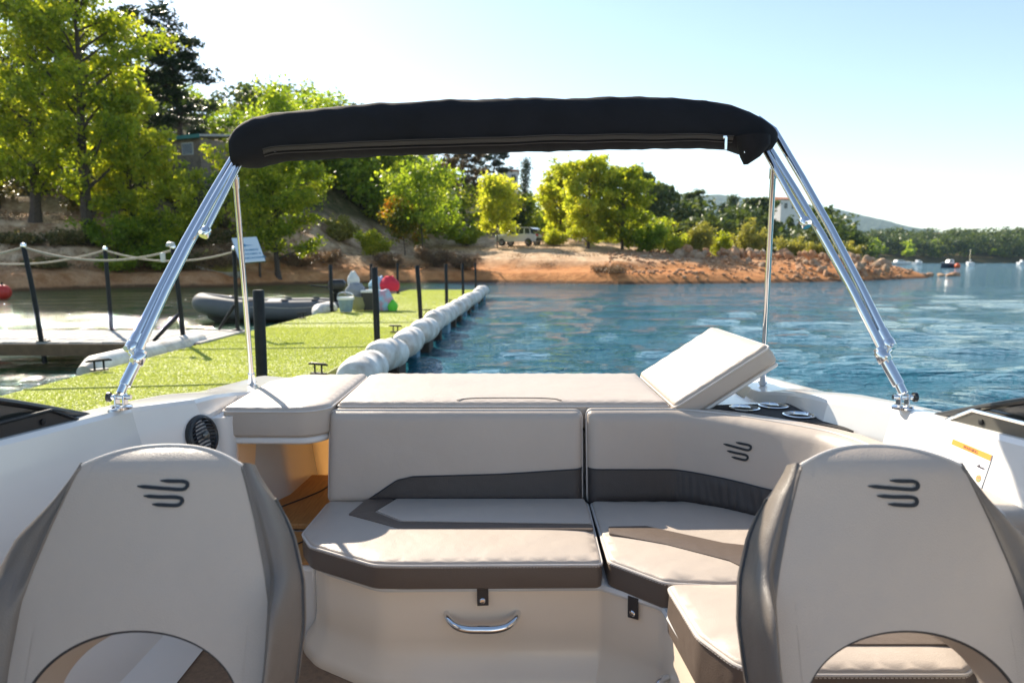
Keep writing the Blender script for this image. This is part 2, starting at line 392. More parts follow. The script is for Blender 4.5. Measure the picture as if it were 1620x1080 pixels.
# ---- water
def make_water():
    n = 300; k = .0262; A = 3.0
    t = A * np.sinh(k * np.arange(-n, n + 1)); X, Y = np.meshgrid(t, t + 3.0)
    Rr = np.sqrt(X ** 2 + Y ** 2); Z = np.zeros_like(X); r = np.random.default_rng(4)
    for i in range(46):
        lam = .32 * (1.065 ** i) if i < 36 else r.uniform(.8, 3); a = R(90 + r.normal(0, 26) - 8); kk = 2 * math.pi / lam
        amp = .0062 * lam ** .62 * r.uniform(.5, 1.2)
        fade = np.clip(1.6 - Rr * k * 3.2 / lam, 0, 1)
        ph = kk * (X * math.cos(a) + Y * math.sin(a)) + r.uniform(0, 6.28) + .8 * np.sin(.35 * X + .5 * Y + i) + .6 * np.sin(.9 * X - .3 * Y + 2 * i)
        Z += (1 - .5 * sstep(3.2, 6.0, -X)) * amp * fade * (np.sin(ph) + .25 * np.sin(2 * ph + .5))
    V = np.stack([X, Y, Z], -1).reshape(-1, 3); nx = 2 * n + 1
    i = np.arange(2 * n)[:, None] * nx + np.arange(2 * n)[None]
    F = np.stack([i, i + 1, i + nx + 1, i + nx], -1).reshape(-1, 4)
    F = F[V[F][:, :, 1].max(1) > -60]
    return mesh_np('water', V, F, True)
def water_material():
    m, nt, N, Lk, b = material('lake_water')
    tc = N.new('ShaderNodeTexCoord')
    def nz(scale, sc, det, rough=.55, dist=0):
        mp = N.new('ShaderNodeMapping'); mp.inputs['Scale'].default_value = scale; mp.inputs['Rotation'].default_value = (0, 0, R(8))
        n = N.new('ShaderNodeTexNoise'); n.inputs['Scale'].default_value = sc; n.inputs['Detail'].default_value = det; n.inputs['Roughness'].default_value = rough
        n.inputs['Distortion'].default_value = dist
        Lk.new(tc.outputs['Object'], mp.inputs['Vector']); Lk.new(mp.outputs['Vector'], n.inputs['Vector']); return n
    a = nz((.38, 1, 1), 2.8, 4, .6, .3); c = nz((.5, 1, 1), 9.5, 3, .6, .3); f = nz((.5, 1, 1), .28, 2)
    sx = N.new('ShaderNodeSeparateXYZ'); Lk.new(tc.outputs['Object'], sx.inputs[0])
    cove = N.new('ShaderNodeMapRange'); Lk.new(sx.outputs['X'], cove.inputs['Value']); cove.inputs['From Min'].default_value = -6.5; cove.inputs['From Max'].default_value = -3.5; cove.inputs['To Min'].default_value = .75; cove.inputs['To Max'].default_value = 1
    b1 = N.new('ShaderNodeBump'); Lk.new(cove.outputs[0], b1.inputs['Strength']); b1.inputs['Distance'].default_value = .19; Lk.new(a.outputs['Fac'], b1.inputs['Height'])
    b2 = N.new('ShaderNodeBump'); b2.inputs['Strength'].default_value = 1; b2.inputs['Distance'].default_value = .062; Lk.new(c.outputs['Fac'], b2.inputs['Height']); Lk.new(b1.outputs['Normal'], b2.inputs['Normal'])
    Lk.new(b2.outputs['Normal'], b.inputs['Normal'])
    rp = ramp(N, [(.3, (.011, .085, .118)), (.7, (.016, .118, .165))]); Lk.new(f.outputs['Fac'], rp.inputs['Fac'])
    shal_refl = N.new('ShaderNodeMix'); shal_refl.data_type = 'RGBA'; cv = N.new('ShaderNodeMapRange'); Lk.new(sx.outputs['X'], cv.inputs['Value']); cv.inputs['From Min'].default_value = -7; cv.inputs['From Max'].default_value = -3.5
    Lk.new(cv.outputs[0], shal_refl.inputs['Factor']); shal_refl.inputs['A'].default_value = (.028, .075, .016, 1); Lk.new(rp.outputs['Color'], shal_refl.inputs['B'])  # shallow green of the cove, made greener to paint in the trees' reflection
    Lk.new(shal_refl.outputs['Result'], b.inputs['Base Color']); b.inputs['Roughness'].default_value = .05; b.inputs['IOR'].default_value = 1.33
    return m
tag(link('water', make_water(), water_material()), kind='structure')

# ---- far hills
def make_hills():
    pr = [(840, 345), (930, 322), (1000, 314), (1065, 309), (1130, 306), (1180, 313), (1240, 324), (1300, 327), (1350, 341), (1400, 352), (1450, 362), (1500, 384), (1560, 398), (1700, 404), (1900, 408)]
    d0 = 3200; xs = np.linspace(at(830, 412, d0).x, at(1950, 412, d0).x, 260); ys = np.linspace(2300, 4100, 70)
    rx = [at(p, q, d0).x for p, q in pr]; rz = [at(p, q, d0).z for p, q in pr]
    X, Y = np.meshgrid(xs, ys); crest = np.interp(X, rx, rz)
    g = np.clip(1 - np.abs(Y - d0) / 900, 0, 1); g = g * g * (3 - 2 * g)
    Z = crest * g * (1 + .05 * wob(X, Y, .008, 3) * (g < .95)) + wob(X, Y, .03, 8) * 5 + wob(X, Y, .12, 9) * 3 - 6
    V = np.stack([X, Y, Z], -1).reshape(-1, 3); nx = len(xs); i = np.arange(len(ys) - 1)[:, None] * nx + np.arange(nx - 1)[None]
    return mesh_np('hills', V, np.stack([i, i + 1, i + nx + 1, i + nx], -1).reshape(-1, 4), True)
M['hillforest'] = mat('forested_hills', (.022, .045, .022), .95, col2=(.07, .095, .045), vscale=.02, detail=8, bump=1, bscale=.05, bdist=20)
tag(link('hills', make_hills(), M['hillforest']), kind='structure')

# ================================================================== VEGETATION
def leaf_quads(C, size, r, flat=0.0, aspect=.62):
    """one small four-sided leaf (or leaf tuft) at every point of C"""
    n = len(C); nr = r.normal(size=(n, 3)); nr[:, 2] += flat * np.sign(nr[:, 2] + 1e-6); nr /= np.linalg.norm(nr, axis=1)[:, None]
    a = r.normal(size=(n, 3)); t = np.cross(nr, a); t /= np.maximum(np.linalg.norm(t, axis=1), 1e-6)[:, None]; b = np.cross(nr, t)
    s = (size * r.uniform(.6, 1.35, n))[:, None]
    V = np.empty((n, 4, 3)); V[:, 0] = C - t * s; V[:, 1] = C + b * s * aspect + t * s * .15; V[:, 2] = C + t * s; V[:, 3] = C - b * s * aspect + t * s * .15
    V[:, [1, 3]] += (nr * s * .18)[:, None]
    return V.reshape(-1, 3), np.arange(n * 4).reshape(-1, 4)

def tree_geometry(kind, H, Wd, seed, leaf=.16, dens=1.0):
    """returns (wood MB, leaf points) of one tree of height H and crown width Wd standing at the origin"""
    r = np.random.default_rng(seed); wood = MB(); P = []
    lean = r.normal(0, .03, 2)
    zb = dict(willow=.03, poplar=.10, broad=.14, pine=.30, shrub=.02, umbrella=.5, cypress=.04, young=.22)[kind] * H
    top = .97 * H
    def tr(z): return np.array([lean[0] * z + .06 * math.sin(z * .9 + seed), lean[1] * z + .06 * math.cos(z * 1.1 + seed), z])
    rt = .022 * H if kind not in ('shrub', 'young') else .011 * H
    if kind != 'shrub':
        zs = np.linspace(-.3, top * .93, 12); wood.tube([tr(z) for z in zs], [max(rt * (1 - .88 * (z + .3) / top) * (1.35 if z < .2 else 1), .012) for z in zs], 7)
    nl = dict(willow=40, poplar=40, broad=34, pine=30, shrub=20, umbrella=22, cypress=40, young=18)[kind]
    for i in range(nl):
        f = (i + r.uniform(0, .9)) / nl; az = i * 2.399 + r.normal(0, .35)
        if kind == 'shrub':
            z0 = .03 * H; st = np.array([r.normal(0, .06 * Wd), r.normal(0, .06 * Wd), 0]); ln = Wd * .5 * r.uniform(.35, 1.0); rise = H * r.uniform(.45, .98) * (1 - .35 * (ln / (Wd * .5)) ** 2)
        else:
            z0 = zb * .85 + (top - zb) * f ** .9; st = tr(z0)
            if kind in ('poplar', 'willow'): env = (math.sin(math.pi * min(1, .14 + .80 * f)) ** .8) * (1 - .15 * f); ln = Wd * .5 * env * r.uniform(.55, 1.12); rise = ln * r.uniform(.5, 1.15)
            elif kind == 'broad': env = math.sin(math.pi * (.2 + .72 * f)) ** .6; ln = Wd * .5 * env * r.uniform(.6, 1.08); rise = ln * r.uniform(.25, .7)
            elif kind == 'young': env = math.sin(math.pi * (.22 + .72 * f)) ** .8; ln = Wd * .5 * env * r.uniform(.5, 1.1); rise = ln * r.uniform(.4, 1.0)
            elif kind == 'pine': env = math.sin(math.pi * (.25 + .68 * f)) ** .7; ln = Wd * .5 * env * r.uniform(.5, 1.1); rise = ln * r.uniform(-.05, .4)
            elif kind == 'umbrella': ln = Wd * .5 * r.uniform(.35, 1) * (1 - .5 * f); rise = ln * .45
            elif kind == 'cypress': ln = Wd * .5 * (1 - f) ** .6 * r.uniform(.6, 1); rise = ln * 2.2
        dv = np.array([math.cos(az), math.sin(az), 0]); en = st + dv * ln + np.array([0, 0, rise])
        mid = st + (en - st) * .5 + np.array([r.normal(0, .05), r.normal(0, .05), r.normal(.04, .04)]) * ln
        pts = catmull([st, mid, en], 3); w0 = max(rt * (.42 - .25 * f), .010) if kind != 'shrub' else .014 * max(1, H / 3)
        wood.tube(pts, np.linspace(w0, .006, len(pts)), 5, caps=False)
        subs = [(mid, en, 1.0)]
        for q in range(3 if kind != 'cypress' else 0):
            t = r.uniform(.3, .9); s0 = np.array(pts[int(t * (len(pts) - 1))]); a2 = az + r.choice([-1, 1]) * r.uniform(.4, 1.2); l2 = ln * r.uniform(.3, .55)
            e2 = s0 + np.array([math.cos(a2), math.sin(a2), r.uniform(0, .7)]) * l2; wood.tube([s0, e2], [.010, .005], 4, caps=False); subs.append((s0, e2, .7))
        for (s0, e0, wgt) in subs:
            L_ = np.linalg.norm(np.array(e0) - np.array(s0)); nc = max(2, int(L_ / (leaf * 3.0)))
            for c in range(nc):
                t = .25 + .8 * (c + r.uniform(0, 1)) / nc; cc = np.array(s0) + (np.array(e0) - np.array(s0)) * t
                sg = dict(willow=.21, poplar=.21, broad=.24, pine=.23, shrub=.16, umbrella=.36, cypress=.18, young=.21)[kind] * (max(1.05, H / 10) if kind not in ('shrub', 'young', 'cypress') else max(1., H / 3) ** .7)
                npt = int(dens * r.uniform(12, 34) * (1 if wgt == 1 else .7)); fl = .5 if kind in ('pine', 'umbrella') else .8
                P.append(cc + r.normal(size=(npt, 3)) * np.array([sg, sg, sg * fl]))
    P = np.concatenate(P); P = P[P[:, 2] > .02 * H]
    return wood, P

def plant(name, kind, px, d, top_py, width_px, leafm, label, group=None, seed=1, leaf=.16, dens=1.0, cat='tree', sink=0, dz=None):
    b = at(px, 412, d); z = ground(b.x, d) - sink
    H = at(px, top_py, d).z - z; Wd = width_px * d / FPX
    root = empty(name, (b.x, d, z)); tag(root, label, cat, group)
    wood, P = tree_geometry(kind, H, Wd, seed, leaf, dens); r = np.random.default_rng(seed + 50)
    wood.build('trunk' if kind != 'shrub' else 'stems', M['bark'], root, recalc=False)
    V, F = leaf_quads(P, leaf, r, .8 if kind in ('pine', 'umbrella') else 0, .3 if kind in ('pine', 'umbrella', 'cypress') else .62)
    link('crown', mesh_np('crown', V, F), leafm, root)
    return root

LP, LY, LG, LD, LPN, LA, LPA = (M[k] for k in ('leaf_poplar', 'leaf_yellow', 'leaf_green', 'leaf_dark', 'leaf_pine', 'leaf_autumn', 'leaf_pale'))
# tall trees on the left bank
plant('poplar_tree', 'poplar', 62, 41.5, -55, 170, LP, 'tall slim poplar at the far left edge of the bank, dark straight trunk', seed=11, leaf=.125, dens=1.7)
plant('poplar_tree', 'poplar', 140, 40.5, -75, 215, LP, 'tallest bushy yellow-green poplar, thick trunk on the left bank', seed=12, leaf=.125, dens=2.3)
plant('poplar_tree', 'poplar', 212, 43, 145, 130, LY, 'small bright yellow-green tree right of the thick poplar trunk', seed=13, leaf=.13, dens=1.9)
plant('poplar_tree', 'broad', 2, 44, 120, 120, LP, 'leafy tree cut by the left photo edge behind the slim poplar', seed=14, leaf=.125, dens=2.0)
plant('pine_tree', 'pine', 232, 56, -10, 175, LD, 'tall dark pine behind the yellow-green poplar', seed=21, leaf=.24, dens=1.6)
plant('pine_tree', 'pine', 300, 58, 45, 120, LD, 'dark pine with layered boughs against the sky above the hut', seed=22, leaf=.24, dens=1.5)
plant('pine_tree', 'pine', 95, 60, 30, 200, LD, 'broad dark pine mostly hidden behind the left poplars', seed=23, leaf=.26, dens=1.2)
plant('round_bush', 'shrub', 190, 41, 320, 110, LG, 'grey-green bush at the foot of the thick poplar trunk', seed=31, leaf=.10, dens=1.0, cat='bush')
plant('round_bush', 'shrub', 250, 42, 300, 75, LP, 'low leafy bush beside the small yellow-green tree', seed=32, leaf=.11, dens=1.0, cat='bush')
plant('round_bush', 'shrub', 318, 46, 285, 85, LY, 'yellow-green bush below the hut left of the chrome bow', seed=33, leaf=.12, dens=1.2, cat='bush')
plant('round_bush', 'shrub', 285, 50, 245, 70, LY, 'bright yellow bush right in front of the hut wall', seed=34, leaf=.13, dens=1.2, cat='bush')
plant('waterside_bush', 'shrub', 185, 39.6, 395, 70, LG, 'thin dark willow bush right at the left waterline', seed=35, leaf=.07, dens=.7, cat='bush')
for q, (px, d, t, w, lm, lab) in enumerate([
        (25, 38.5, 372, 75, M['leaf_scrub'], 'low scrubby bush on the slope below the slim poplar'), (108, 39.5, 362, 60, M['leaf_scrub'], 'low scrubby bush between the two tall poplar trunks'),
        (262, 41, 372, 60, LG, 'dark low bush on the slope right of the willow bush'), (300, 41.5, 392, 50, M['leaf_scrub'], 'small scrub bush left of the beached boat'), (75, 36.8, 415, 50, M['leaf_scrub'], 'small scrub bush low on the left bank near the water')]):
    plant('scrub_bush', 'shrub', px, d, t, w, lm, lab, seed=120 + q, leaf=.07, dens=1.3, cat='bush')
# centre
plant('young_tree', 'broad', 440, 43.5, 222, 165, LP, 'bushy leafy tree right behind the sign', seed=41, leaf=.115, dens=2.2)
plant('young_tree', 'young', 438, 46.5, 128, 84, LG, 'slim tree with its top sprouting above the left end of the canopy', seed=49, leaf=.13, dens=1.5)
plant('young_tree', 'young', 412, 42.5, 250, 90, LY, 'slender sapling just left of the tree behind the sign', seed=42, leaf=.11, dens=1.0)
plant('leafy_tree', 'willow', 575, 68, 236, 150, LG, 'round mid-green tree left of the orange-leaved tree', seed=43, leaf=.17, dens=1.5)
plant('leafy_tree', 'willow', 508, 66, 240, 130, LP, 'leafy tree between the sign tree and the round green tree', seed=44, leaf=.17, dens=1.3)
plant('autumn_tree', 'young', 668, 52.5, 268, 105, LG, 'young tree with a straight stem standing over the dock end', seed=45, leaf=.14, dens=1.6)
plant('autumn_tree', 'young', 640, 53.5, 318, 72, LA, 'small tree with orange and red autumn leaves', seed=46, leaf=.13, dens=1.5)
plant('round_bush', 'shrub', 588, 53, 358, 56, LY, 'small round yellow-green bush on the sand', seed=47, leaf=.10, dens=1.3, cat='bush')
plant('round_bush', 'shrub', 540, 55, 335, 52, LPA, 'pale upright bush left of the round sand bush', seed=48, leaf=.10, dens=1.1, cat='bush')
plant('leafy_tree', 'young', 786, 64, 284, 76, LY, 'yellow-green egg-shaped tree hiding the front of the parked car', seed=51, leaf=.15, dens=2.2)
plant('leafy_tree', 'willow', 888, 67, 266, 80, LY, 'yellow-green tree right of the parked car', seed=52, leaf=.15, dens=1.9)
plant('leafy_tree', 'willow', 930, 61, 262, 116, LY, 'tallest yellow-green tree in the clump on the sand flat', seed=53, leaf=.15, dens=1.9)
plant('leafy_tree', 'willow', 985, 62, 272, 108, LP, 'bushy tree at the right end of the clump on the sand flat', seed=54, leaf=.15, dens=1.8)
plant('round_bush', 'shrub', 1030, 61, 345, 66, LG, 'dark green bush at the foot of the right end of the clump', seed=55, leaf=.12, dens=1.3, cat='bush')
plant('round_bush', 'shrub', 876, 64, 362, 34, LY, 'low yellow bush under the tree right of the car', seed=56, leaf=.10, dens=1.0, cat='bush')
plant('round_bush', 'shrub', 735, 70, 350, 60, LG, 'low green bush left of the parked car', seed=57, leaf=.12, dens=1.1, cat='bush')
# pines on the slope
plant('pine_tree', 'pine', 735, 92, 228, 110, M['leaf_brown'], 'half browned pine on the slope under the canopy', seed=61, leaf=.28, dens=1.4)
plant('pine_tree', 'pine', 785, 98, 222, 75, LD, 'dark pine with open crown beside the white hillside house', seed=62, leaf=.28, dens=1.2)
plant('cypress_tree', 'cypress', 830, 120, 250, 16, LD, 'thin dark cypress top right of the hillside house', seed=63, leaf=.22, dens=1.2)
plant('umbrella_pine', 'umbrella', 1095, 135, 298, 56, LPN, 'round-topped umbrella pine standing clear before the blue hill', seed=64, leaf=.34, dens=2.0)
plant('pine_tree', 'broad', 1020, 110, 276, 70, LPN, 'dense dark round tree right behind the sand flat clump', seed=65, leaf=.30, dens=1.6)
plant('pine_tree', 'broad', 1050, 118, 292, 48, LPN, 'dense dark tree left of the umbrella pine', seed=66, leaf=.30, dens=1.6)
plant('cypress_tree', 'cypress', 1142, 120, 322, 12, LD, 'narrow dark cypress right of the umbrella pine', seed=67, leaf=.2, dens=1.3)
plant('conifer_tree', 'cypress', 1152, 150, 310, 28, LPN, 'dull green pointed conifer behind the narrow cypress', seed=68, leaf=.3, dens=1.3)
plant('pine_tree', 'broad', 1195, 140, 316, 70, LPN, 'bright green round tree left of the right canopy strut', seed=69, leaf=.34, dens=1.8)
plant('round_bush', 'shrub', 1226, 150, 340, 40, LPN, 'dark bush left in front of the white headland house', seed=71, leaf=.3, dens=2.4, cat='bush')
plant('round_bush', 'shrub', 1256, 152, 338, 40, LPN, 'dark bush right in front of the white headland house', seed=72, leaf=.3, dens=2.4, cat='bush')
# pale bushes along the spit
for q, (px, d, t, w, lm, lab) in enumerate([
        (1105, 60, 338, 44, LPA, 'tall pale bush at the left end of the rock bank'),
        (1072, 60, 366, 40, LY, 'low yellow bush left of the tall pale bush'),
        (1142, 61, 362, 36, LY, 'bright yellow bush in front of the narrow cypress'),
        (1185, 61, 344, 48, LPA, 'pale feathery bush left of the right canopy strut'),
        (1248, 62, 368, 44, LPA, 'pale bush just right of the right canopy strut'),
        (1290, 63, 376, 40, LPA, 'low pale bush behind the rocks between strut and chrome bow'),
        (1335, 64, 380, 40, LPA, 'low pale bush at the right end of the rock bank')]):
    plant('pale_bush', 'shrub', px, d, t, w, lm, lab, seed=80 + q, leaf=.09, dens=1.5, cat='bush')
# bare brown bushes at the waterline
for q, (px, d, t, w, lab) in enumerate([
        (352, 41, 380, 80, 'brown twiggy bush beside the beached boat'), (470, 46.5, 395, 70, 'brown twiggy bush behind the grey dinghy motor'),
        (515, 49, 392, 60, 'brown twiggy bush left of the buckets'), (615, 50, 400, 50, 'small brown twiggy bush behind the bags'),
        (690, 50, 385, 80, 'large brown twiggy bush behind the dock posts'), (735, 49.5, 402, 50, 'brown twiggy bush at the end of the dock'),
        (965, 46, 425, 46, 'low brown scrub at the waterline on the orange bank')]):
    plant('twiggy_bush', 'shrub', px, d, t, w, M['leaf_dry'], lab, seed=95 + q, leaf=.05, dens=1.3, cat='bush')

def woodland(name, label, pts, hr, wr, leaf, n, leafm, seed, flat=.8):
    """far wood that reads as one mass"""
    r = np.random.default_rng(seed); P = []
    for (x, y) in pts:
        z = float(terr([x], [y])[0]); H = r.uniform(*hr); W = r.uniform(*wr)
        nb = 7; 
        for k in range(nb):
            a = r.uniform(0, 6.28); q = r.uniform(0, .36) * W; c = np.array([x + q * math.cos(a), y + q * math.sin(a), z + H * r.uniform(.30, .86)])
            g = r.normal(size=(n // nb, 3)); g /= np.linalg.norm(g, axis=1)[:, None]; g *= r.uniform(.55, 1.05, (len(g), 1))
            P.append(c + g * np.array([W * .27, W * .27, H * .17]))
    P = np.concatenate(P); V, F = leaf_quads(P, leaf, r, flat)
    return tag(link(name, mesh_np(name, V, F), leafm), label, 'woodland', kind='stuff')
def scatter(n, fx, fy, seed, test=None):
    r = np.random.default_rng(seed); o = []
    for i in range(n * 30):
        if len(o) >= n: break
        d = r.uniform(*fy); px = r.uniform(*fx); x = (px - 810) / FPX * d
        if ground(x, d) > .6 and (test is None or test(x, d, px)) and all((x - a) ** 2 + (d - b) ** 2 > (d * .016) ** 2 for a, b in o): o.append((x, d))
    return o
woodland('hillside_wood', 'mixed green trees covering the hillside behind the bank', scatter(80, (-120, 720), (58, 100), 1, lambda x, d, px: not (255 < px < 350 and d < 82)), (4, 7.5), (4, 7.5), .24, 700, LG, 1)
woodland('hillside_wood', 'dark pines scattered high on the hillside behind the bank', scatter(50, (-80, 1000), (80, 128), 2), (4.5, 7.5), (4, 7), .30, 600, LPN, 2)
woodland('hillside_wood', 'bright thicket at the foot of the slope behind the sand flat', scatter(80, (380, 1060), (68, 90), 3, lambda x, d, px: not (690 < px < 890 and d < 79)), (3.0, 6.0), (3, 5.5), .18, 600, LP, 3)
woodland('bank_thicket', 'dense green thicket on the left bank behind the tall poplars', scatter(40, (-90, 420), (50, 60), 8, lambda x, d, px: not (250 < px < 350)), (2.0, 3.4), (3, 5), .17, 620, LG, 8)
woodland('bank_undergrowth', 'low brown and green undergrowth around the poplar trunks', scatter(34, (-90, 400), (44, 48.5), 9), (.8, 1.7), (1.6, 3.0), .10, 420, M['leaf_scrub'], 9)
woodland('headland_wood', 'dark green wood on the headland behind the rock spit', scatter(110, (1000, 1420), (95, 260), 4, lambda x, d, px: not (px > 1205 and px < 1262 and d < 172)), (6, 10.5), (6, 10), .42, 480, LPN, 4)
woodland('far_shore_wood', 'distant green wooded shore across the lake on the right', scatter(230, (1290, 1900), (400, 540), 5), (10, 17), (11, 19), .85, 460, LPN, 5)
woodland('far_shore_wood', 'lighter trees sprinkled through the distant wooded shore', scatter(130, (1290, 1850), (260, 500), 6), (6, 11), (8, 13), .7, 360, LG, 6)

def tufts():
    r = np.random.default_rng(77); P = []
    for i in range(4200):
        d = r.choice([r.uniform(34, 50), r.uniform(40, 82)]); px = r.uniform(-40, 1420); x = (px - 810) / FPX * d; z = ground(x, d)
        if z < .9: continue
        k = mnoise.noise(Vector((x * .25, d * .25, 0)))
        if k < -.08 + r.uniform(-.2, .2): continue
        P.append(np.array([x, d, z + .08]) + r.normal(size=(26, 3)) * np.array([.28, .28, .09]))
    P = np.concatenate(P); V, F = leaf_quads(P, .07, r, 0, .25)
    tag(link('dry_grass', mesh_np('dry_grass', V, F), M['leaf_dry']), 'dry straw-coloured grass tufts scattered over the sandy bank', 'grass', kind='stuff')
tufts()

# ---- rocks of the spit
def rock_mesh(seed):
    import bmesh
    r = np.random.default_rng(seed); bm = bmesh.new(); bmesh.ops.create_icosphere(bm, subdivisions=2, radius=.5)
    for v in bm.verts:
        n = mnoise.noise(v.co * 2.1 + Vector((seed * 3.1, 0, 0))); v.co *= 1 + .45 * n
        for ax in r.normal(size=(4, 3)): pass
    for k in range(5):
        a = Vector(r.normal(size=3)).normalized(); dd = r.uniform(.26, .4)
        for v in bm.verts:
            e = v.co.dot(a) - dd
            if e > 0: v.co -= a * e * .85
    me = bpy.data.meshes.new('rock'); bm.to_mesh(me); bm.free(); return me
M['rock'] = mat('orange_brown_rock', (.28, .135, .07), .9, col2=(.50, .30, .17), vscale=2.2, bump=.9, bscale=9, bdist=.06)
M['rock_grey'] = mat('weathered_rock', (.25, .16, .10), .9, col2=(.46, .33, .22), vscale=2, bump=.9, bscale=9, bdist=.06)
rocks = [rock_mesh(s) for s in range(6)]
for i, me in enumerate(rocks): me.materials.append(M['rock'] if i % 2 else M['rock_grey'])
r = np.random.default_rng(5); cnt = 0
def spit_z(x, y, f): return ground(x, y) + f
for i in range(150):
    px = r.uniform(1070, 1400); d = r.uniform(51, 62); x = (px - 810) / FPX * d; z = ground(x, d)
    if z < .25: continue
    s = r.uniform(.3, .8) * (1 + .35 * (d > 56)); o = bpy.data.objects.new('rock', rocks[i % 6]); COL.objects.link(o)
    o.location = (x, d, z + .10 * s + (.35 if 54 < d < 60 else 0) * min(1, (z) / 1.2)); o.rotation_euler = tuple(r.uniform(0, 6, 3)); o.scale = (s * 1.25, s * 1.1, s * .8)
    tag(o, 'weathered orange-brown rock in the rubble bank along the spit', 'rock', 'rocks along the spit'); cnt += 1
for q, (px, py, s) in enumerate([(1420, 440, 1.0), (1440, 439, .9), (1455, 438.5, .75), (1470, 437.5, .8), (1490, 436.8, .6), (1508, 436.5, .9)]):
    dd = CZ * FPX / (py - 412); p = at(px, py, dd); o = bpy.data.objects.new('rock', rocks[q]); COL.objects.link(o)
    o.location = (p.x, dd, .12); o.scale = (s * 1.6, s, s * .7); o.rotation_euler = (0, 0, q * 1.3)
    tag(o, 'low rock breaking the water off the tip of the spit', 'rock', 'rocks off the tip of the spit')
def rubble():
    r = np.random.default_rng(15); Vs = []; Fs = []; b = 0
    base = np.array([v.co[:] for v in rocks[1].vertices]); f0 = np.array([p.vertices[:] for p in rocks[1].polygons])
    for i in range(1300):
        px = r.uniform(960, 1440); d = r.uniform(45, 64); x = (px - 810) / FPX * d; z = ground(x, d)
        if z < .12: continue
        s = r.uniform(.08, .34); q = Matrix.Rotation(r.uniform(0, 6), 3, Vector(r.normal(size=3)).normalized())
        Vs.append(base @ np.array(q).T * s * np.array([1.2, 1.1, .8]) + np.array([x, d, z + .04])); Fs.append(f0 + b); b += len(base)
    tag(link('rubble', mesh_np('rubble', np.concatenate(Vs), np.concatenate(Fs)), M['rock']), 'small loose rubble covering the spit and the orange bank', 'rubble', kind='stuff')
rubble()

# ================================================================== BUILDINGS, CAR, FAR BOATS
M['render_white'] = mat('white_render', (.74, .72, .68), .9, var=.06, vscale=1)
M['stone_wall'] = mat('brown_stone_wall', (.16, .12, .09), .9, col2=(.30, .24, .19), vscale=2)
M['roof_tile'] = mat('terracotta_tiles', (.42, .17, .09), .85, var=.2, vscale=2)
M['roof_grey'] = mat('grey_corrugated_roof', (.42, .40, .38), .7, var=.12, vscale=1.5)
M['teal_trim'] = mat('teal_fascia', (.03, .20, .20), .6)
M['window'] = mat('window_glass', (.03, .045, .055), .08, var=.2)
M['frame_white'] = mat('window_frame', (.6, .6, .58), .5)

def house(name, px, d, base_py, w, dep, h, wallm, roofm, label, rz=0, roof='gable', wins=(), rh=1.2, over=.35, z=None):
    p = at(px, base_py, d); root = empty(name, (p.x, d, p.z), rz); tag(root, label, 'house')
    g = ground(p.x, d) - p.z
    MB().box((0, 0, (h + g - 1.5) / 2), (w, dep, h - g + 1.5)).build('wall', wallm, root, smooth=False)
    if roof == 'gable':
        a, b = w / 2 + over, dep / 2 + over
        MB().prism([(-b, 0), (b, 0), (b, .12), (0, rh + .12), (-b, .12)], lambda y, zz: (-a, y, h + .004 + zz), lambda y, zz: (a, y, h + .004 + zz)).build('roof', roofm, root, smooth=False)
    elif roof == 'shed':
        a, b = w / 2 + over, dep / 2 + over
        MB().prism([(-b, 0), (b, rh), (b, rh + .18), (-b, .18)], lambda y, zz: (-a, y, h + .01 + zz), lambda y, zz: (a, y, h + .01 + zz)).build('roof', roofm, root, smooth=False)
        MB().box((0, -b - .03, h + .06), (2 * a, .05, .3)).build('fascia', M['teal_trim'], root, smooth=False)
    else:
        f = MB(); f.box((0, 0, h + .12), (w + .3, dep + .3, .24)).build('roof', roofm, root, smooth=False)
    for (wx, wz, ww, wh) in wins:
        f = MB().box((wx, -dep / 2 - .01, wz), (ww + .16, .08, wh + .16)).build('window', M['frame_white'], root, smooth=False)
        MB().box((wx, -dep / 2 - .06, wz), (ww, .03, wh)).build('pane', M['window'], f, smooth=False)
    return root
house('lakeside_hut', 305, 60, 268, 7, 5, 2.0, M['stone_wall'], M['roof_grey'], 'low brown hut with grey roof and teal fascia among the trees', rz=R(-22), roof='shed', rh=.9, wins=[(2.2, 1.2, 1.0, .8), (-1.6, 1.2, 1.2, .8)])
house('hillside_house', 660, 105, 272, 5, 5, 3.2, M['render_white'], M['render_white'], 'white house corner showing just under the middle of the canopy', roof='flat', wins=[(0, 1.7, 1, 1)])
house('hillside_house', 804, 108, 305, 3.0, 5, 2.9, M['render_white'], M['roof_tile'], 'tall white hillside house with a brown gable beside the dark pine', roof='flat', wins=[(-.8, 1.9, .7, 1.0), (.8, 1.9, .7, 1.0)])
house('hillside_house', 1238, 170, 342, 6.5, 6, 3.6, M['render_white'], M['roof_tile'], 'white house on the headland behind the right canopy strut', rz=R(20), roof='gable', rh=.8, wins=[(-1.8, 2.2, .9, 1.2), (0.4, 2.2, .9, 1.2), (2.2, 2.2, .9, 1.2)])
house('shore_house', 1543, 470, 391, 13, 9, 6.5, M['render_white'], M['roof_tile'], 'white villa with orange tiled roof on the distant shore', rz=R(12), roof='gable', rh=2, wins=[(-3.5, 4, 1.6, 1.6), (0, 4, 1.6, 1.6), (3.4, 2.4, 2.4, 2.4)])
house('shore_house', 1560, 462, 393, 10, 6, 3.0, M['render_white'], M['render_white'], 'low white annex below the orange roofed villa', roof='flat', wins=[(0, 1.5, 2, 1.4)])
house('shore_house', 1489, 460, 393, 6, 5, 2.4, M['render_white'], M['roof_grey'], 'small pale shed on the distant shore left of the villa', roof='flat', wins=[(0, 1.2, 1, 1)])
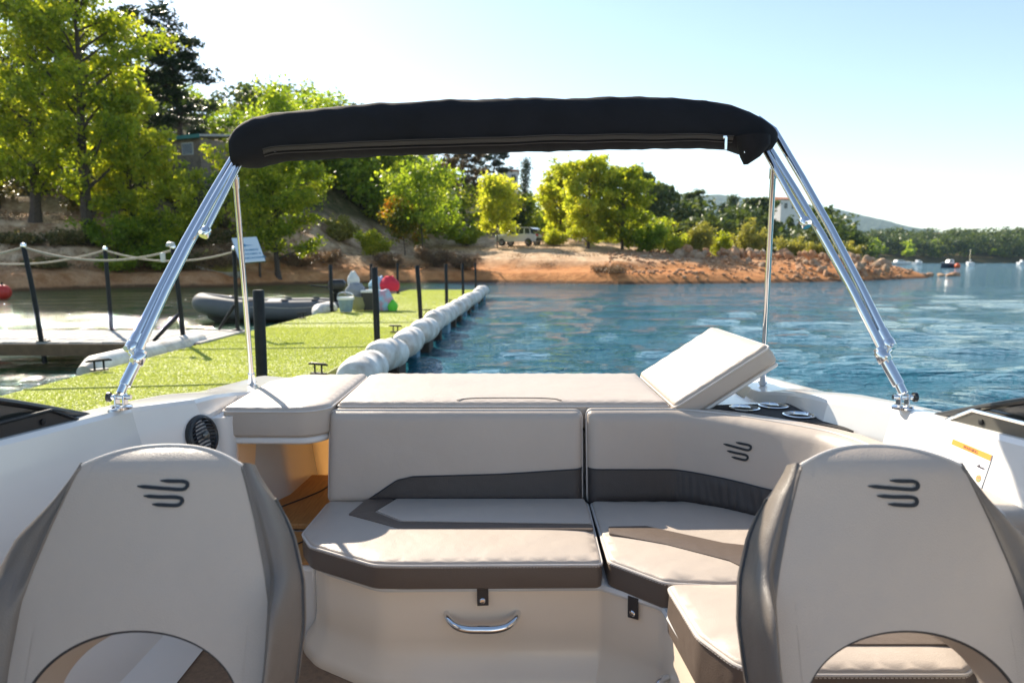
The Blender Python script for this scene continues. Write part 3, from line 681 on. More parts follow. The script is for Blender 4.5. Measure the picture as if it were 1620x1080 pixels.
house('shore_house', 1479, 480, 381, 4, 5, 4.2, M['roof_tile'], M['roof_tile'], 'small terracotta house half hidden in the distant wood', roof='gable', wins=[(0, 2, 1, 1)])

# ---- parked car
def car():
    px, d = 822, 66.5; p = at(px, 412, d); root = empty('parked_car', (p.x, d, ground(p.x, d)), R(-30))
    tag(root, 'silver sport utility car parked behind the egg-shaped tree', 'car')
    paint = mat('silver_car_paint', (.60, .64, .70), .25, var=.02, metal=.1, coat=.8); W = .9
    prof = [(-2.2, .42), (-2.25, .75), (-2.15, 1.02), (-1.2, 1.10), (-.55, 1.12), (1.7, 1.14), (2.2, 1.05), (2.26, .75), (2.2, .40)]
    MB().prism(prof, lambda x, z: (x, -W, z), lambda x, z: (x, W, z)).build('body', paint, root, bev=.07, seg=3)
    cab = [(-1.15, 1.08), (-.45, 1.62), (.2, 1.68), (1.5, 1.64), (2.08, 1.10)]
    MB().prism(cab, lambda x, z: (x, -W + .06 + (z - 1.1) * .22, z), lambda x, z: (x, W - .06 - (z - 1.1) * .22, z)).build('cabin_glass', M['window'], root, bev=.03)
    for x in (-.02, .95, 1.62):
        MB().prism([(x - .05, 1.12), (x + .05, 1.12), (x + .0 + (.10 if x < 0 else -.12 if x > 1.5 else 0), 1.63), (x - .09 + (.10 if x < 0 else -.12 if x > 1.5 else 0), 1.63)], lambda a, z: (a, -W + .05 + (z - 1.1) * .22, z), lambda a, z: (a, W - .05 - (z - 1.1) * .22, z)).build('pillar', paint, root, smooth=False)
    rf = MB().prism([(-.5, 1.60), (.2, 1.69), (1.5, 1.65), (1.85, 1.55), (1.5, 1.72), (.2, 1.76), (-.42, 1.69)], lambda x, z: (x, -W + .17, z), lambda x, z: (x, W - .17, z)).build('roof', paint, root, bev=.02)
    for s in (-1, 1):
        MB().box((.2, s * (W - .30), 1.775), (1.7, .04, .05)).build('roof_rail', M['blackplastic'], rf)
        MB().box((2.2, s * .68, 1.0), (.14, .36, .22)).build('tail_light', mat('tail_light_red', (.5, .02, .02), .25), root, bev=.02)
        for x in (-1.45, 1.42):
            Mx = Matrix.Translation((x, s * (W - .08), .36)) @ Matrix.Rotation(math.pi / 2, 4, 'X')
            w = MB().lathe([(.20, -.12), (.34, -.12), (.36, -.08), (.36, .08), (.34, .12), (.20, .12)], 20, Mx).build('wheel', M['blackplastic'], root)
            MB().lathe([(.03, -.13), (.22, -.125), (.22, .125), (.03, .13)], 14, Mx).build('rim', M['chrome'], w)
    MB().box((2.24, 0, .62), (.10, 1.7, .28)).build('bumper', M['blackplastic'], root, bev=.03)
    MB().box((2.25, 0, .9), (.03, .5, .12)).build('number_plate', M['white_paper'], root)
car()

# ---- boats moored off the far shore
M['hull_white'] = mat('boat_white', (.75, .75, .74), .3, var=.03)
M['hull_navy'] = mat('boat_navy', (.02, .035, .07), .3)
def hull_rings(L, Wd, z0, z1, n=9):
    rings = []
    for i in range(n):
        t = i / (n - 1); x = -L / 2 + L * t; w = Wd / 2 * (1 - max(0, (t - .45) / .55) ** 2.2) + .02; up = .25 * z1 * t ** 2
        rings.append([(x, -w, z1 + up), (x, -w * .95, (z0 + z1) / 2), (x, -w * .5, z0 + up * .6), (x, w * .5, z0 + up * .6), (x, w * .95, (z0 + z1) / 2), (x, w, z1 + up)])
    return rings
def far_boat(px, d, L, Wd, rz, hm, label, cabin=True, mast=0, deck=None):
    p = at(px, 412, d); root = empty('moored_boat', (p.x, d, 0), rz); tag(root, label, 'boat', 'boats moored off the far shore')
    MB().loft(hull_rings(L, Wd, -.2, .85)).build('hull', hm, root)
    MB().loft(hull_rings(L * .97, Wd * .94, .80, .95)).build('deck', deck or M['hull_white'], root)
    if cabin:
        c = MB().prism([(-L * .22, .9), (L * .2, .9), (L * .08, 1.65), (-L * .18, 1.7)], lambda x, z: (x, -Wd * .3, z), lambda x, z: (x, Wd * .3, z)).build('cabin', M['hull_white'], root, bev=.05)
        MB().box((-L * .02, 0, 1.38), (L * .2, Wd * .62, .26)).build('window', M['window'], c)
    if mast:
        MB().tube([(0, 0, .8), (0, 0, mast)], .07, 6).build('mast', M['chrome'], root)
        MB().tube([(-L * .4, 0, 1.6), (0, 0, 1.5)], .06, 6).build('boom', M['chrome'], root)
    return root
far_boat(1424, 232, 8.5, 2.8, R(8), M['hull_white'], 'longest white motorboat just off the tip of the rock spit')
far_boat(1453, 240, 4.6, 1.8, R(30), M['hull_white'], 'small white boat right of the longest motorboat')
far_boat(1502, 140, 3.4, 1.6, R(185), M['hull_navy'], 'dark blue hulled boat beside the orange buoy')
far_boat(1534, 190, 3.2, 1.5, R(75), M['hull_white'], 'white sailing dinghy with bare mast right of the orange buoy', cabin=False, mast=4.5)
far_boat(1618, 250, 3.6, 1.6, R(10), M['hull_white'], 'pale boat cut by the right edge of the photo')
def buoy(px, d, rad, col, label, z=.1):
    p = at(px, 412, d); root = empty('mooring_buoy', (p.x, d, 0)); tag(root, label, 'buoy')
    m = mat('buoy_plastic', col, .4, var=.1)
    pr = [(rad * math.sin(a) + .002, rad * (1 - math.cos(a)) - rad * .35 + z) for a in np.linspace(0, math.pi, 12)]
    MB().lathe(pr, 18).build('float', m, root)
    MB().tube([(0, 0, z + rad * 1.6), (0, 0, z + rad * 1.95)], rad * .12, 8).build('ring_eye', M['blackmetal'], root)
buoy(1515.5, 138, .52, (.75, .12, .03), 'orange round buoy beside the dark blue boat')
buoy(0, 27, .30, (.55, .03, .02), 'red buoy at the left edge near the shore', z=.08)

# ---- beached rowing boat on the left bank
def beached():
    p = at(352, 430, 41.2); root = empty('beached_boat', (p.x, 41.2, ground(p.x, 41.2) + .25), R(-28))
    root.rotation_euler = (R(38), R(14), R(-20)); tag(root, 'small white and yellow rowing boat lying tilted on the shore behind the sign', 'boat')
    h = MB().loft(hull_rings(3.3, 1.3, -.45, .15, 11)); h.build('hull', mat('chalky_white_hull', (.52, .50, .44), .7, var=.2, vscale=3), root)
    MB().loft(hull_rings(3.36, 1.36, .14, .24, 11)).build('rub_rail', mat('yellow_gunwale', (.32, .26, .05), .7, var=.2), root)
    MB().box((-.3, 0, .26), (.3, 1.1, .05)).build('thwart', M['bark'], root)
beached()

# ================================================================== DOCK
DZ = .35                                   # turf level over the water
def edge_r(d): return -2.06 + .0225 * d
def edge_l(d): return -4.46 + .015 * d
def turf_material():
    m, nt, N, Lk, b = material('artificial_turf')
    tc = N.new('ShaderNodeTexCoord')
    n1 = N.new('ShaderNodeTexNoise'); n1.inputs['Scale'].default_value = 1.6; n1.inputs['Detail'].default_value = 5; Lk.new(tc.outputs['Object'], n1.inputs['Vector'])
    n2 = N.new('ShaderNodeTexNoise'); n2.inputs['Scale'].default_value = 70; n2.inputs['Detail'].default_value = 3; Lk.new(tc.outputs['Object'], n2.inputs['Vector'])
    rp = ramp(N, [(.3, (.38, .43, .10)), (.7, (.50, .53, .16))]); Lk.new(n1.outputs['Fac'], rp.inputs['Fac'])
    r2 = ramp(N, [(.35, (.55, .55, .55)), (.65, (1.1, 1.1, 1.1))]); Lk.new(n2.outputs['Fac'], r2.inputs['Fac'])
    mx = N.new('ShaderNodeMix'); mx.data_type = 'RGBA'; mx.blend_type = 'MULTIPLY'; mx.inputs['Factor'].default_value = 1
    Lk.new(rp.outputs['Color'], mx.inputs['A']); Lk.new(r2.outputs['Color'], mx.inputs['B']); Lk.new(mx.outputs['Result'], b.inputs['Base Color'])
    b.inputs['Roughness'].default_value = .7
    bp = N.new('ShaderNodeBump'); bp.inputs['Strength'].default_value = 1; bp.inputs['Distance'].default_value = .02; Lk.new(n2.outputs['Fac'], bp.inputs['Height']); Lk.new(bp.outputs['Normal'], b.inputs['Normal'])
    return m
M['blade'] = leaf_mat('turf_blades', [(0, (.40, .46, .11)), (.5, (.47, .52, .14)), (1, (.55, .57, .20))], .4, (1.2, 1.2, .7))
for n_ in M['blade'].node_tree.nodes:
    if n_.type == 'BSDF_PRINCIPLED': n_.inputs['Roughness'].default_value = .9; n_.inputs['Specular IOR Level'].default_value = .08
M['barrel'] = mat('weathered_white_plastic', (.42, .36, .30), .6, col2=(.86, .85, .82), vscale=4, bump=.18, bscale=14, bdist=.01, detail=7)
M['bluefloat'] = mat('blue_plastic', (.05, .20, .34), .5, col2=(.16, .30, .38), vscale=6)
M['darktimber'] = mat('dark_wet_timber', (.035, .027, .02), .7, var=.4, vscale=6)
M['timber'] = mat('grey_deck_boards', (.40, .38, .35), .85, var=.15, vscale=9, bump=.5, bscale=40, bdist=.004)
M['timber_brown'] = mat('brown_edge_timber', (.16, .095, .05), .8, var=.25, vscale=8)
M['turf_seam'] = mat('turf_seam_tape', (.36, .39, .10), .8, var=.3, vscale=20)
dock = empty('floating_dock', (0, 0, 0)); tag(dock, 'floating dock covered with bright green artificial turf', 'dock')
D0, D1 = -5.0, 27.6
MB().prism([(edge_l(D0), D0), (edge_r(D0), D0), (edge_r(D1), D1), (edge_l(D1), D1)], lambda x, y: (x, y, DZ - .16), lambda x, y: (x, y, DZ)).build('deck', turf_material(), dock, smooth=False)
MB().prism([(edge_l(D0) + .1, D0), (edge_r(D0) - .1, D0), (edge_r(D1) - .1, D1 - .1), (edge_l(D1) + .1, D1 - .1)], lambda x, y: (x, y, DZ - .34), lambda x, y: (x, y, DZ - .165)).build('frame', M['darktimber'], dock, smooth=False)
def turf_blades():
    r = np.random.default_rng(9); P = []
    for (a, b, n) in [(2.6, 7, 52000), (7, 12, 42000), (12, 27.4, 32000)]:
        y = r.uniform(a, b, n); t = r.uniform(.006, .994, n); P.append(np.stack([edge_l(y) + (edge_r(y) - edge_l(y)) * t, y, np.full(n, DZ)], 1))
    P = np.concatenate(P); n = len(P); a = r.uniform(0, 6.283, n); w = .004 + .0006 * P[:, 1]; h = r.uniform(.006, .012, n)
    dx = np.stack([np.cos(a), np.sin(a), 0 * a], 1); ln = np.stack([r.normal(0, .010, n), r.normal(0, .010, n), h], 1)
    V = np.stack([P - dx * w[:, None], P + dx * w[:, None], P + ln], 1).reshape(-1, 3)
    tag(link('turf', mesh_np('turf', V, np.arange(n * 3).reshape(-1, 3)), M['blade'], dock), kind='stuff')
turf_blades()
for ya, yb in ((6.1, 6.5), (8.9, 9.2), (12.6, 12.9)):
    MB().prism([(edge_l(ya) + .02, ya), (edge_r(yb) - .02, yb), (edge_r(yb) - .02, yb + .012), (edge_l(ya) + .02, ya + .012)], lambda x, y: (x, y, DZ + .002), lambda x, y: (x, y, DZ + .016)).build('turf_seam', M['turf_seam'], dock, smooth=False)
def post(par, x, y, h, lean=(0, 0), name='post', r=.042, z=DZ):
    o = MB().tube([(x, y, z - .3), (x + lean[0] * .5, y + lean[1] * .5, z + h * .5), (x + lean[0], y + lean[1], z + h - .012), (x + lean[0], y + lean[1], z + h)], [r, r, r, r * .8], 14).build(name, M['blackmetal'], par)
    MB().lathe([(.085, 0), (.085, .012), (r + .004, .016), (r + .004, .03)], 14, Matrix.Translation((x, y, z + .012))).build('base_flange', M['blackmetal'], o)
    return o
for y, ln in [(5.25, 0), (9.3, -.02), (13.2, -.07), (17.4, -.02), (21.9, -.03), (27.3, -.03)]:
    post(dock, edge_r(y) + (.04 if y > 6 else .03), y, .93 if y < 6 else 1.06, (ln, 0))
for y in (15.7, 19.9, 24.1): post(dock, edge_l(y) + .15, y, 1.06)
# barrels along the lake side
def barrel_mesh():
    pr = [(.02, -.47), (.13, -.475), (.15, -.465), (.19, -.455), (.222, -.425), (.243, -.37), (.252, -.30), (.254, -.20), (.266, -.185), (.266, -.15), (.256, -.135), (.258, .0), (.256, .135), (.266, .15), (.266, .185), (.254, .20), (.252, .30), (.243, .37), (.222, .425), (.19, .455), (.15, .465), (.13, .475), (.02, .47)]
    o = MB().lathe([(a * .76, b * 1.06) for a, b in pr], 28).build('float_barrel', M['barrel'], dock); return o
b0 = barrel_mesh(); r = np.random.default_rng(3)
for i in range(15):
    y = 7.25 + 1.42 * i; o = b0 if i == 0 else b0.copy()
    if i: COL.objects.link(o)
    o.location = (edge_r(y) + .33 + r.normal(0, .015), y + r.normal(0, .05), DZ - .005 + r.normal(0, .02)); o.rotation_euler = (R(90) + r.normal(0, .03), r.uniform(0, 6.28), -.0225 + r.normal(0, .03))
for i in range(16):
    y = 6.3 + 1.38 * i
    MB().box((edge_r(y) + .14, y, DZ - .33), (.55, .34 if i % 2 else .6, .5)).build('pontoon', M['bluefloat'] if i % 3 == 0 else M['darktimber'], dock, smooth=False, bev=.02)
o = MB().tube([(edge_l(7.3) - .2, 7.3, DZ - .04), (edge_l(7.5) - .2, 7.5, DZ - .02), (edge_l(10) - .2, 9.9, DZ - .02), (edge_l(10) - .2, 10.1, DZ - .04)], [.08, .15, .15, .08], 16).build('float_pipe', M['barrel'], dock)
MB().tube([(edge_l(16.0) - .05, 15.2, DZ + .0), (edge_l(16.4) - .05, 15.35, DZ + .03), (edge_l(16.4) - .05, 16.3, DZ + .03), (edge_l(16.4) - .05, 16.45, DZ)], [.08, .17, .17, .08], 14).build('float_pipe', M['barrel'], dock)
def cleat(x, y, rz):
    Mr = Matrix.Translation((x, y, DZ + .01)) @ Matrix.Rotation(rz, 4, 'Z'); b = MB()
    b.box(Mr @ Vector((0, 0, .02)), (.1, .22, .02), Mr.to_3x3()); b.tube([Mr @ Vector((0, -.06, .02)), Mr @ Vector((0, -.06, .13))], .014, 8); b.tube([Mr @ Vector((0, .06, .02)), Mr @ Vector((0, .06, .13))], .014, 8)
    b.tube([Mr @ Vector((0, -.17, .135)), Mr @ Vector((0, -.13, .145)), Mr @ Vector((0, .13, .145)), Mr @ Vector((0, .17, .135))], [.010, .018, .018, .010], 8)
    b.V = [((v[0] - x) * .72 + x, (v[1] - y) * .72 + y, (v[2] - DZ) * .78 + DZ) for v in b.V]; b.build('cleat', M['blackmetal'], dock)
for y in (6.9, 11.0, 14.6, 18.4): cleat(edge_r(y) - .04, y, R(65))
cleat(edge_l(7.2) + .06, 7.15, R(-45)); cleat(edge_l(13.6) + .1, 13.7, R(-35)); cleat(edge_l(5.4) + .05, 5.5, 0)

# ---- gangway
gw = empty('gangway', (0, 0, 0)); tag(gw, 'grey boarded gangway with black posts and rope rails joining the dock', 'gangway')
GX1 = edge_l(10) + .02; 
for i in range(58):
    x = GX1 - .075 - i * .152; bz = DZ + .012 + .004 * (i % 3)
    if i == 0: g0 = MB().box((0, 0, 0), (.146, 1.72, .035)).build('plank', M['timber'], gw, smooth=False, bev=.004); o = g0
    else: o = g0.copy(); COL.objects.link(o)
    o.location = (x, 10.37, bz)
for yy in (9.50, 11.24): MB().box((GX1 - 4.4, yy, DZ - .07), (8.8, .06, .16)).build('side_beam', M['timber_brown'], gw, smooth=False)
MB().box((GX1 - 6.2, 10.3, .02), (3.4, 1.5, .34)).build('pontoon', M['timber_brown'], gw, smooth=False)
gp = [(-6.5, 9.58, 1.32, (-.17, 0)), (-4.56, 9.62, 1.30, (-.09, 0)), (-6.45, 11.15, 1.30, (-.02, 0)), (-4.42, 11.15, 1.30, (0, 0))]
tops = []
for x, y, h, ln in gp:
    post(gw, x, y, h, ln, r=.032, z=DZ + .03); tops.append(Vector((x + ln[0], y + ln[1], DZ + h + .01)))
for (x, y, s) in ((-4.56, 9.62, -.42), (-4.42, 11.15, -.3)):
    MB().tube([(x + s, y - .02, DZ + .04), (x - .03, y, DZ + .44)], .026, 8).build('strut', M['blackmetal'], gw)
def rope(a, b, sag, name='rope'):
    pts = [a.lerp(b, t) - Vector((0, 0, 4 * sag * t * (1 - t))) for t in np.linspace(0, 1, 20)]
    MB().tube(pts, .015, 8).build(name, M['rope'], gw)
rope(Vector((-9.6, 9.58, tops[0].z + .0)), tops[0], .22); rope(tops[0], tops[1] + Vector((0, 0, -.02)), .16)
rope(Vector((-9.4, 11.15, tops[2].z)), tops[2], .22); rope(tops[2], tops[3] + Vector((0, 0, -.02)), .16)
for t in tops: MB().lathe([(.035, 0), (.04, .02), (.03, .05), (.012, .06)], 10, Matrix.Translation(t)).build('post_cap', M['chrome'], gw)
lamp = MB().box(tops[1] + Vector((-.12, -.05, -.12)), (.06, .05, .13)).build('solar_lamp', mat('clear_lamp_housing', (.55, .56, .55), .2), gw, bev=.012)
MB().lathe([(.02, 0), (.06, .015), (.05, .06), (.02, .075)], 14, Matrix.Translation(tops[1] + Vector((-.03, 0, .02)))).build('lamp_cap', mat('frosted_cap', (.5, .5, .47), .3), lamp)

# ---- sign at the gangway
def text_mesh(body, size, name, m, parent, Mx, ext=.001, bold=0):
    cu = bpy.data.curves.new(name, 'FONT'); cu.body = body; cu.size = size; cu.align_x = 'CENTER'; cu.extrude = ext; cu.offset = bold
    t = bpy.data.objects.new(name, cu); COL.objects.link(t); bpy.context.view_layer.update()
    me = bpy.data.meshes.new_from_object(t.evaluated_get(bpy.context.evaluated_depsgraph_get())); bpy.data.objects.remove(t)
    me.name = name; me.materials.clear(); o = link(name, me, m, parent); o.matrix_local = Mx; return o
def sign():
    c = (at(393, 395, 11.1)); e1 = Vector((.316, .2, .03)).normalized(); e2 = Vector((.255, -.34, -.40)); e2 = (e2 - e1 * e2.dot(e1)).normalized(); n = (-e2).cross(e1) * -1
    if n.z < 0: n = -n
    up = -e2; Mx = Matrix((e1, up, n)).transposed().to_4x4(); Mx.translation = c
    root = empty('notice_sign'); root.matrix_world = Mx; tag(root, 'tilted pale blue notice board with blue lettering on the gangway rail', 'sign')
    MB().box((0, 0, -.012), (.40, .58, .02)).build('backing', M['blackplastic'], root)
    MB().box((0, 0, .002), (.385, .565, .006)).build('panel', mat('pale_sign_face', (.62, .70, .74), .35, var=.02), root)
    blue = mat('sign_blue', (.05, .22, .38), .5)
    for t, y in (('PROHIBIDO', -.03), ('EL ACCESO A', -.12), ('EMBARCACIONES', -.21)): text_mesh(t, .052, 'lettering', blue, root, Matrix.Translation((.01, y, .0065)), bold=.0015)
    MB().prism([(-.1, .08), (-.02, .14), (-.03, .11), (.09, .085), (-.02, .085), (-.05, .05), (-.045, .08)], lambda a, b: (a, b, .006), lambda a, b: (a, b, .0085)).build('emblem', blue, root, smooth=False)
    MB().tube([(0, .0, -.02), (0, -.06, -.2)], .015, 8).build('bracket', M['blackmetal'], root)
sign()

# ---- inflatable dinghy
def dinghy():
    root = empty('inflatable_dinghy', (-6.05, 17.35, .02), R(194)); tag(root, 'grey inflatable dinghy with outboard motor moored on the far side of the dock', 'dinghy')
    # local +x is the bow
    tube = mat('grey_hypalon', (.125, .122, .12), .65, var=.06, bump=.2, bscale=30); hullm = mat('dark_grey_hull', (.10, .09, .085), .5, var=.1)
    P = catmull([(-1.9, -.62, .30), (-.8, -.66, .28), (.5, -.64, .30), (1.25, -.42, .40), (1.55, 0, .46), (1.25, .42, .40), (.5, .64, .30), (-.8, .66, .28), (-1.9, .62, .30)], 8)
    rr = np.r_[np.linspace(.12, .23, 6), np.full(len(P) - 12, .235), np.linspace(.23, .12, 6)]
    t = MB().tube(P, list(rr), 18).build('tube', tube, root)
    MB().loft([[(x, -.55 * w, .22), (x, 0, -.22 + l), (x, .55 * w, .22), (x, .3 * w, .24), (x, -.3 * w, .24)] for x, w, l in [(-1.6, 1, 0), (-.5, 1, 0), (.6, .95, .02), (1.2, .6, .14), (1.45, .15, .3)]]).build('hull', hullm, root)
    MB().box((-1.52, 0, .42), (.06, 1.0, .5)).build('transom', hullm, root, bev=.01)
    MB().box((-.1, 0, .47), (.30, 1.15, .05)).build('seat_board', M['hull_white'], root, bev=.012); MB().box((.75, 0, .40), (.45, .7, .06)).build('bow_locker', M['hull_white'], root, bev=.015)
    for s in (-1, 1):
        for x in (-1.1, -.4, .35, .95): MB().box((x, s * (.66 - max(0, x - .5) * .35), .535 + max(0, x - .6) * .12), (.16, .13, .02)).build('handle_patch', M['blackplastic'], t, bev=.006)
        MB().tube(catmull([(x, s * (.88 - max(0, x - .5) * .3), .36 + .03 * math.sin(5 * x)) for x in (-1.2, -.5, .2, .9)], 5), .012, 6).build('grab_rope', M['rope'], t)
    m = MB().loft([[(-1.62 + dx * a, dy * b, z) for dx, dy in [(.16, .13), (-.22, .13), (-.26, 0), (-.22, -.13), (.16, -.13), (.2, 0)]] for z, a, b in [(.70, .7, .7), (.78, 1, 1), (.92, 1, 1), (1.0, .7, .7)]]).build('outboard_motor', M['blackplastic'], root, bev=.03, seg=3)
    MB().box((-1.62, 0, .3), (.13, .10, .85)).build('shaft', M['blackmetal'], m, bev=.02); MB().tube([(-1.45, 0, .80), (-1.0, .05, .86)], .02, 8).build('tiller', M['blackmetal'], m)
dinghy()

# ---- bags and buckets left on the dock
def goods():
    y = 15.4
    def X(px): return (px - 810) / FPX * y
    bk = empty('bucket', (X(547), y, DZ + .02)); tag(bk, 'blue grey bucket with a white rim beside the dock post', 'bucket')
    MB().lathe([(.125, 0), (.13, .01), (.17, .28), (.158, .28), (.12, .02)], 24).build('pail', mat('blue_grey_plastic', (.20, .29, .36), .4, var=.15, vscale=14), bk)
    MB().lathe([(.172, .27), (.188, .275), (.188, .325), (.172, .33), (.160, .32)], 24).build('rim', M['hull_white'], bk)
    MB().tube(catmull([(-.185, 0, .30), (-.15, -.03, .40), (0, -.05, .44), (.15, -.03, .40), (.185, 0, .30)], 4), .006, 6).build('handle', M['chrome'], bk)
    r = np.random.default_rng(2)
    def soft(name, px, yy, w, dep, h, m, label, cat, seed, z0=0, pinch=.6):
        root = empty(name, (X(px) * yy / y, yy, DZ + .02 + z0)); tag(root, label, cat); rings = []
        for i in range(9):
            t = i / 8; f = (.86 + .22 * math.sin(math.pi * min(1, t * 1.2))) * (1 - (1 - pinch) * max(0, (t - .55) / .45) ** 1.5)
            rings.append([(w / 2 * f * math.cos(a) * (1 + .09 * mnoise.noise(Vector((3 * math.cos(a), 3 * math.sin(a), 4 * t + seed)))), dep / 2 * f * math.sin(a) * (1 + .12 * mnoise.noise(Vector((3 * math.cos(a), 3 * math.sin(a), 4 * t + seed + 9)))), h * t * (1 + .05 * math.sin(3 * a + seed))) for a in np.linspace(0, 2 * math.pi, 25)[:-1]])
        MB().loft(rings).build('bag', m, root); return root
    def striped(name, c1, c2, sc, ax='Z'):
        m, nt, N, Lk, b = material(name); tc = N.new('ShaderNodeTexCoord'); w = N.new('ShaderNodeTexWave'); w.bands_direction = ax; w.inputs['Scale'].default_value = sc; w.inputs['Distortion'].default_value = .6
        Lk.new(tc.outputs['Object'], w.inputs['Vector']); rp = ramp(N, [(.45, c1), (.55, c2)]); Lk.new(w.outputs['Fac'], rp.inputs['Fac']); Lk.new(rp.outputs['Color'], b.inputs['Base Color']); b.inputs['Roughness'].default_value = .85; return m
    o = soft('straw_basket', 567, 15.9, .30, .26, .30, striped('woven_straw', (.22, .20, .08), (.38, .35, .16), 30), 'woven green straw basket behind the bucket', 'basket', 1, pinch=1)
    soft('striped_bag', 563, 16.1, .44, .3, .30, striped('navy_stripes', (.02, .03, .055), (.5, .52, .55), 9), 'navy and white striped beach bag on top of the straw basket', 'bag', 2, z0=.30, pinch=.75)
    soft('plastic_bag', 560, 16.2, .26, .22, .36, mat('crumpled_white_plastic', (.68, .68, .66), .45, bump=1, bscale=18, bdist=.03), 'crumpled white plastic bag on top of the striped bag', 'bag', 3, z0=.52, pinch=.35)
    bx = empty('cool_box', (X(586) * 16 / y, 16, DZ + .02)); tag(bx, 'black box with pale lid standing between the bags', 'box')
    MB().box((0, 0, .20), (.36, .3, .4)).build('body', M['blackplastic'], bx, bev=.015); MB().box((0, 0, .43), (.38, .32, .06)).build('lid', M['hull_white'], bx, bev=.012); MB().tube([(-.12, -.02, .46), (-.1, -.02, .52), (.1, -.02, .52), (.12, -.02, .46)], .012, 6).build('handle', M['blackplastic'], bx)
    col = mat('printed_beach_cloth', (.55, .22, .30), .8, col2=(.25, .55, .70), vscale=7, detail=1)
    soft('beach_bag', 608, 15.9, .42, .32, .46, col, 'pink and light blue patterned beach bag right of the tall post', 'bag', 4, pinch=.7)
    soft('red_towel', 617, 16.4, .44, .3, .34, mat('red_towelling', (.62, .03, .06), .9, bump=.6, bscale=40), 'bright red towel bundle on top of the beach bags', 'towel', 5, z0=.42, pinch=.5)
    soft('green_bag', 621, 15.8, .22, .2, .24, mat('lime_green_fabric', (.10, .55, .04), .7), 'small lime green bag at the right of the pile', 'bag', 6, pinch=.3)
    soft('blue_towel', 598, 16.5, .4, .3, .40, mat('pale_blue_towelling', (.32, .52, .66), .9, bump=.6, bscale=40), 'pale blue towel bundle behind the black box', 'towel', 7, z0=.36, pinch=.6)
goods()
from mathutils.geometry import delaunay_2d_cdt

# ================================================================== THE MOTORBOAT (coordinates relative to the eye point)
boat = empty('motorboat', (0, 0, CZ)); tag(boat, 'white open motorboat cockpit with cream seats seen from the bow', 'motorboat')
B = boat
def lab(o, t): o['label'] = t; return o

def ring_cushion(name, poly, ztop, th, m, parent, rad=.05, r=.022, dome=.006, side=None, pipe=M['pipe_cream'], seg=5, crease=True):
    """upholstered cushion: rounded outline, soft edges, slightly domed top; side = material of the lower wall"""
    O = round_poly(poly, rad, seg); D = []
    for i in range(len(O)):
        a = np.array(O[i]); b = np.array(O[(i + 1) % len(O)]); k = max(1, int(np.linalg.norm(b - a) / .03))
        for j in range(k): D.append(a + (b - a) * j / k)
    D = np.array(D); A0 = D; A1 = np.roll(D, -1, 0)
    def dist(p):
        e = A1 - A0; w = p - A0; t = np.clip(np.sum(w * e, 1) / np.maximum(np.sum(e * e, 1), 1e-12), 0, 1); return float(np.min(np.linalg.norm(w - e * t[:, None], axis=1)))
    pts = [tuple(p) for p in D]; dd = [0.0] * len(D)
    for off in (r * .08, r * .3, r * .62, r, r + .02, r + .045):
        for p in offset_poly(D, off)[::(1 if off < r * .5 else 2)]:
            q = dist(p)
            if q > off * .93: pts.append(tuple(p)); dd.append(q)
    lo, hi = D.min(0), D.max(0); g = .035
    for x in np.arange(lo[0], hi[0], g):
        for y in np.arange(lo[1], hi[1], g):
            q = dist(np.array([x, y]))
            if q > r + .06: pts.append((x, y)); dd.append(q)
    n = len(D); res = delaunay_2d_cdt([Vector(p) for p in pts], [(i, (i + 1) % n) for i in range(n)], [], 1, 1e-6)
    VV = []
    for v in res[0]:
        q = dist(np.array(v[:2])); 
        if q < r: z = -r + math.sqrt(max(0, r * r - (r - q) ** 2))
        else: z = dome * (1 - math.exp(-(q - r) / .05))
        VV.append((v[0], v[1], ztop + z))
    def inside(f):
        c = np.mean([res[0][i][:2] for i in f], axis=0); x, y = c; s = (A0[:, 1] > y) != (A1[:, 1] > y)
        xs = A0[:, 0] + (y - A0[:, 1]) * (A1[:, 0] - A0[:, 0]) / np.where(np.abs(A1[:, 1] - A0[:, 1]) < 1e-12, 1e-12, A1[:, 1] - A0[:, 1]); return np.sum(s & (x < xs)) % 2 == 1
    FF = [list(f) for f in res[2] if inside(f)]
    b = MB(); b.add(VV, FF)
    low = [(0, -r), (-.004, -th * .55), (-.002, -th + r * .5), (r * .35, -th)]
    c = MB(); c.loft([[(x, y, ztop + z) for x, y in offset_poly(D, off)] for off, z in low], caps=False); c.F.append([3 * n + k for k in range(n)][::-1])
    o = b.build(name, m, parent, recalc=False)
    if o.data.polygons[0].normal.z < 0: o.data.flip_normals()
    c.build('side_band', side or m, o)
    if pipe is not None:
        q = offset_poly(D, -.0015); MB().tube([(x, y, ztop - r * .95) for x, y in q], .0038, 6, closed=True).build('piping', pipe, o)
    if side is not None:
        L_ = np.vstack([q, q[:1]]); L_ = resample(offset_poly(D, -.0042).tolist() + [offset_poly(D, -.0042)[0].tolist()], int(np.sum(np.linalg.norm(np.diff(L_, axis=0), axis=1)) / .009)); st = MB()
        for i in range(len(L_) - 1):
            a, b_ = L_[i], L_[i + 1]; e_ = b_ - a; ln = np.linalg.norm(e_); e_ = e_ / max(ln, 1e-6); mm = (a + b_) / 2
            st.box((mm[0], mm[1], ztop - r * 1.35), (.0055, .0016, .0013), Matrix(((e_[0], -e_[1], 0), (e_[1], e_[0], 0), (0, 0, 1))))
        tag(st.build('stitching', M['pipe_cream'], o, smooth=False, recalc=False), kind='stuff')
    return o

def panel_on(name, poly, ztop, m, parent, rise=.003, rad=.012):
    O = round_poly(poly, rad, 4); I = offset_poly(O, .004); b = MB()
    b.loft([[(x, y, ztop - .004) for x, y in O], [(x, y, ztop + rise * .7) for x, y in O], [(x, y, ztop + rise) for x, y in I]])
    return b.build(name, m, parent)

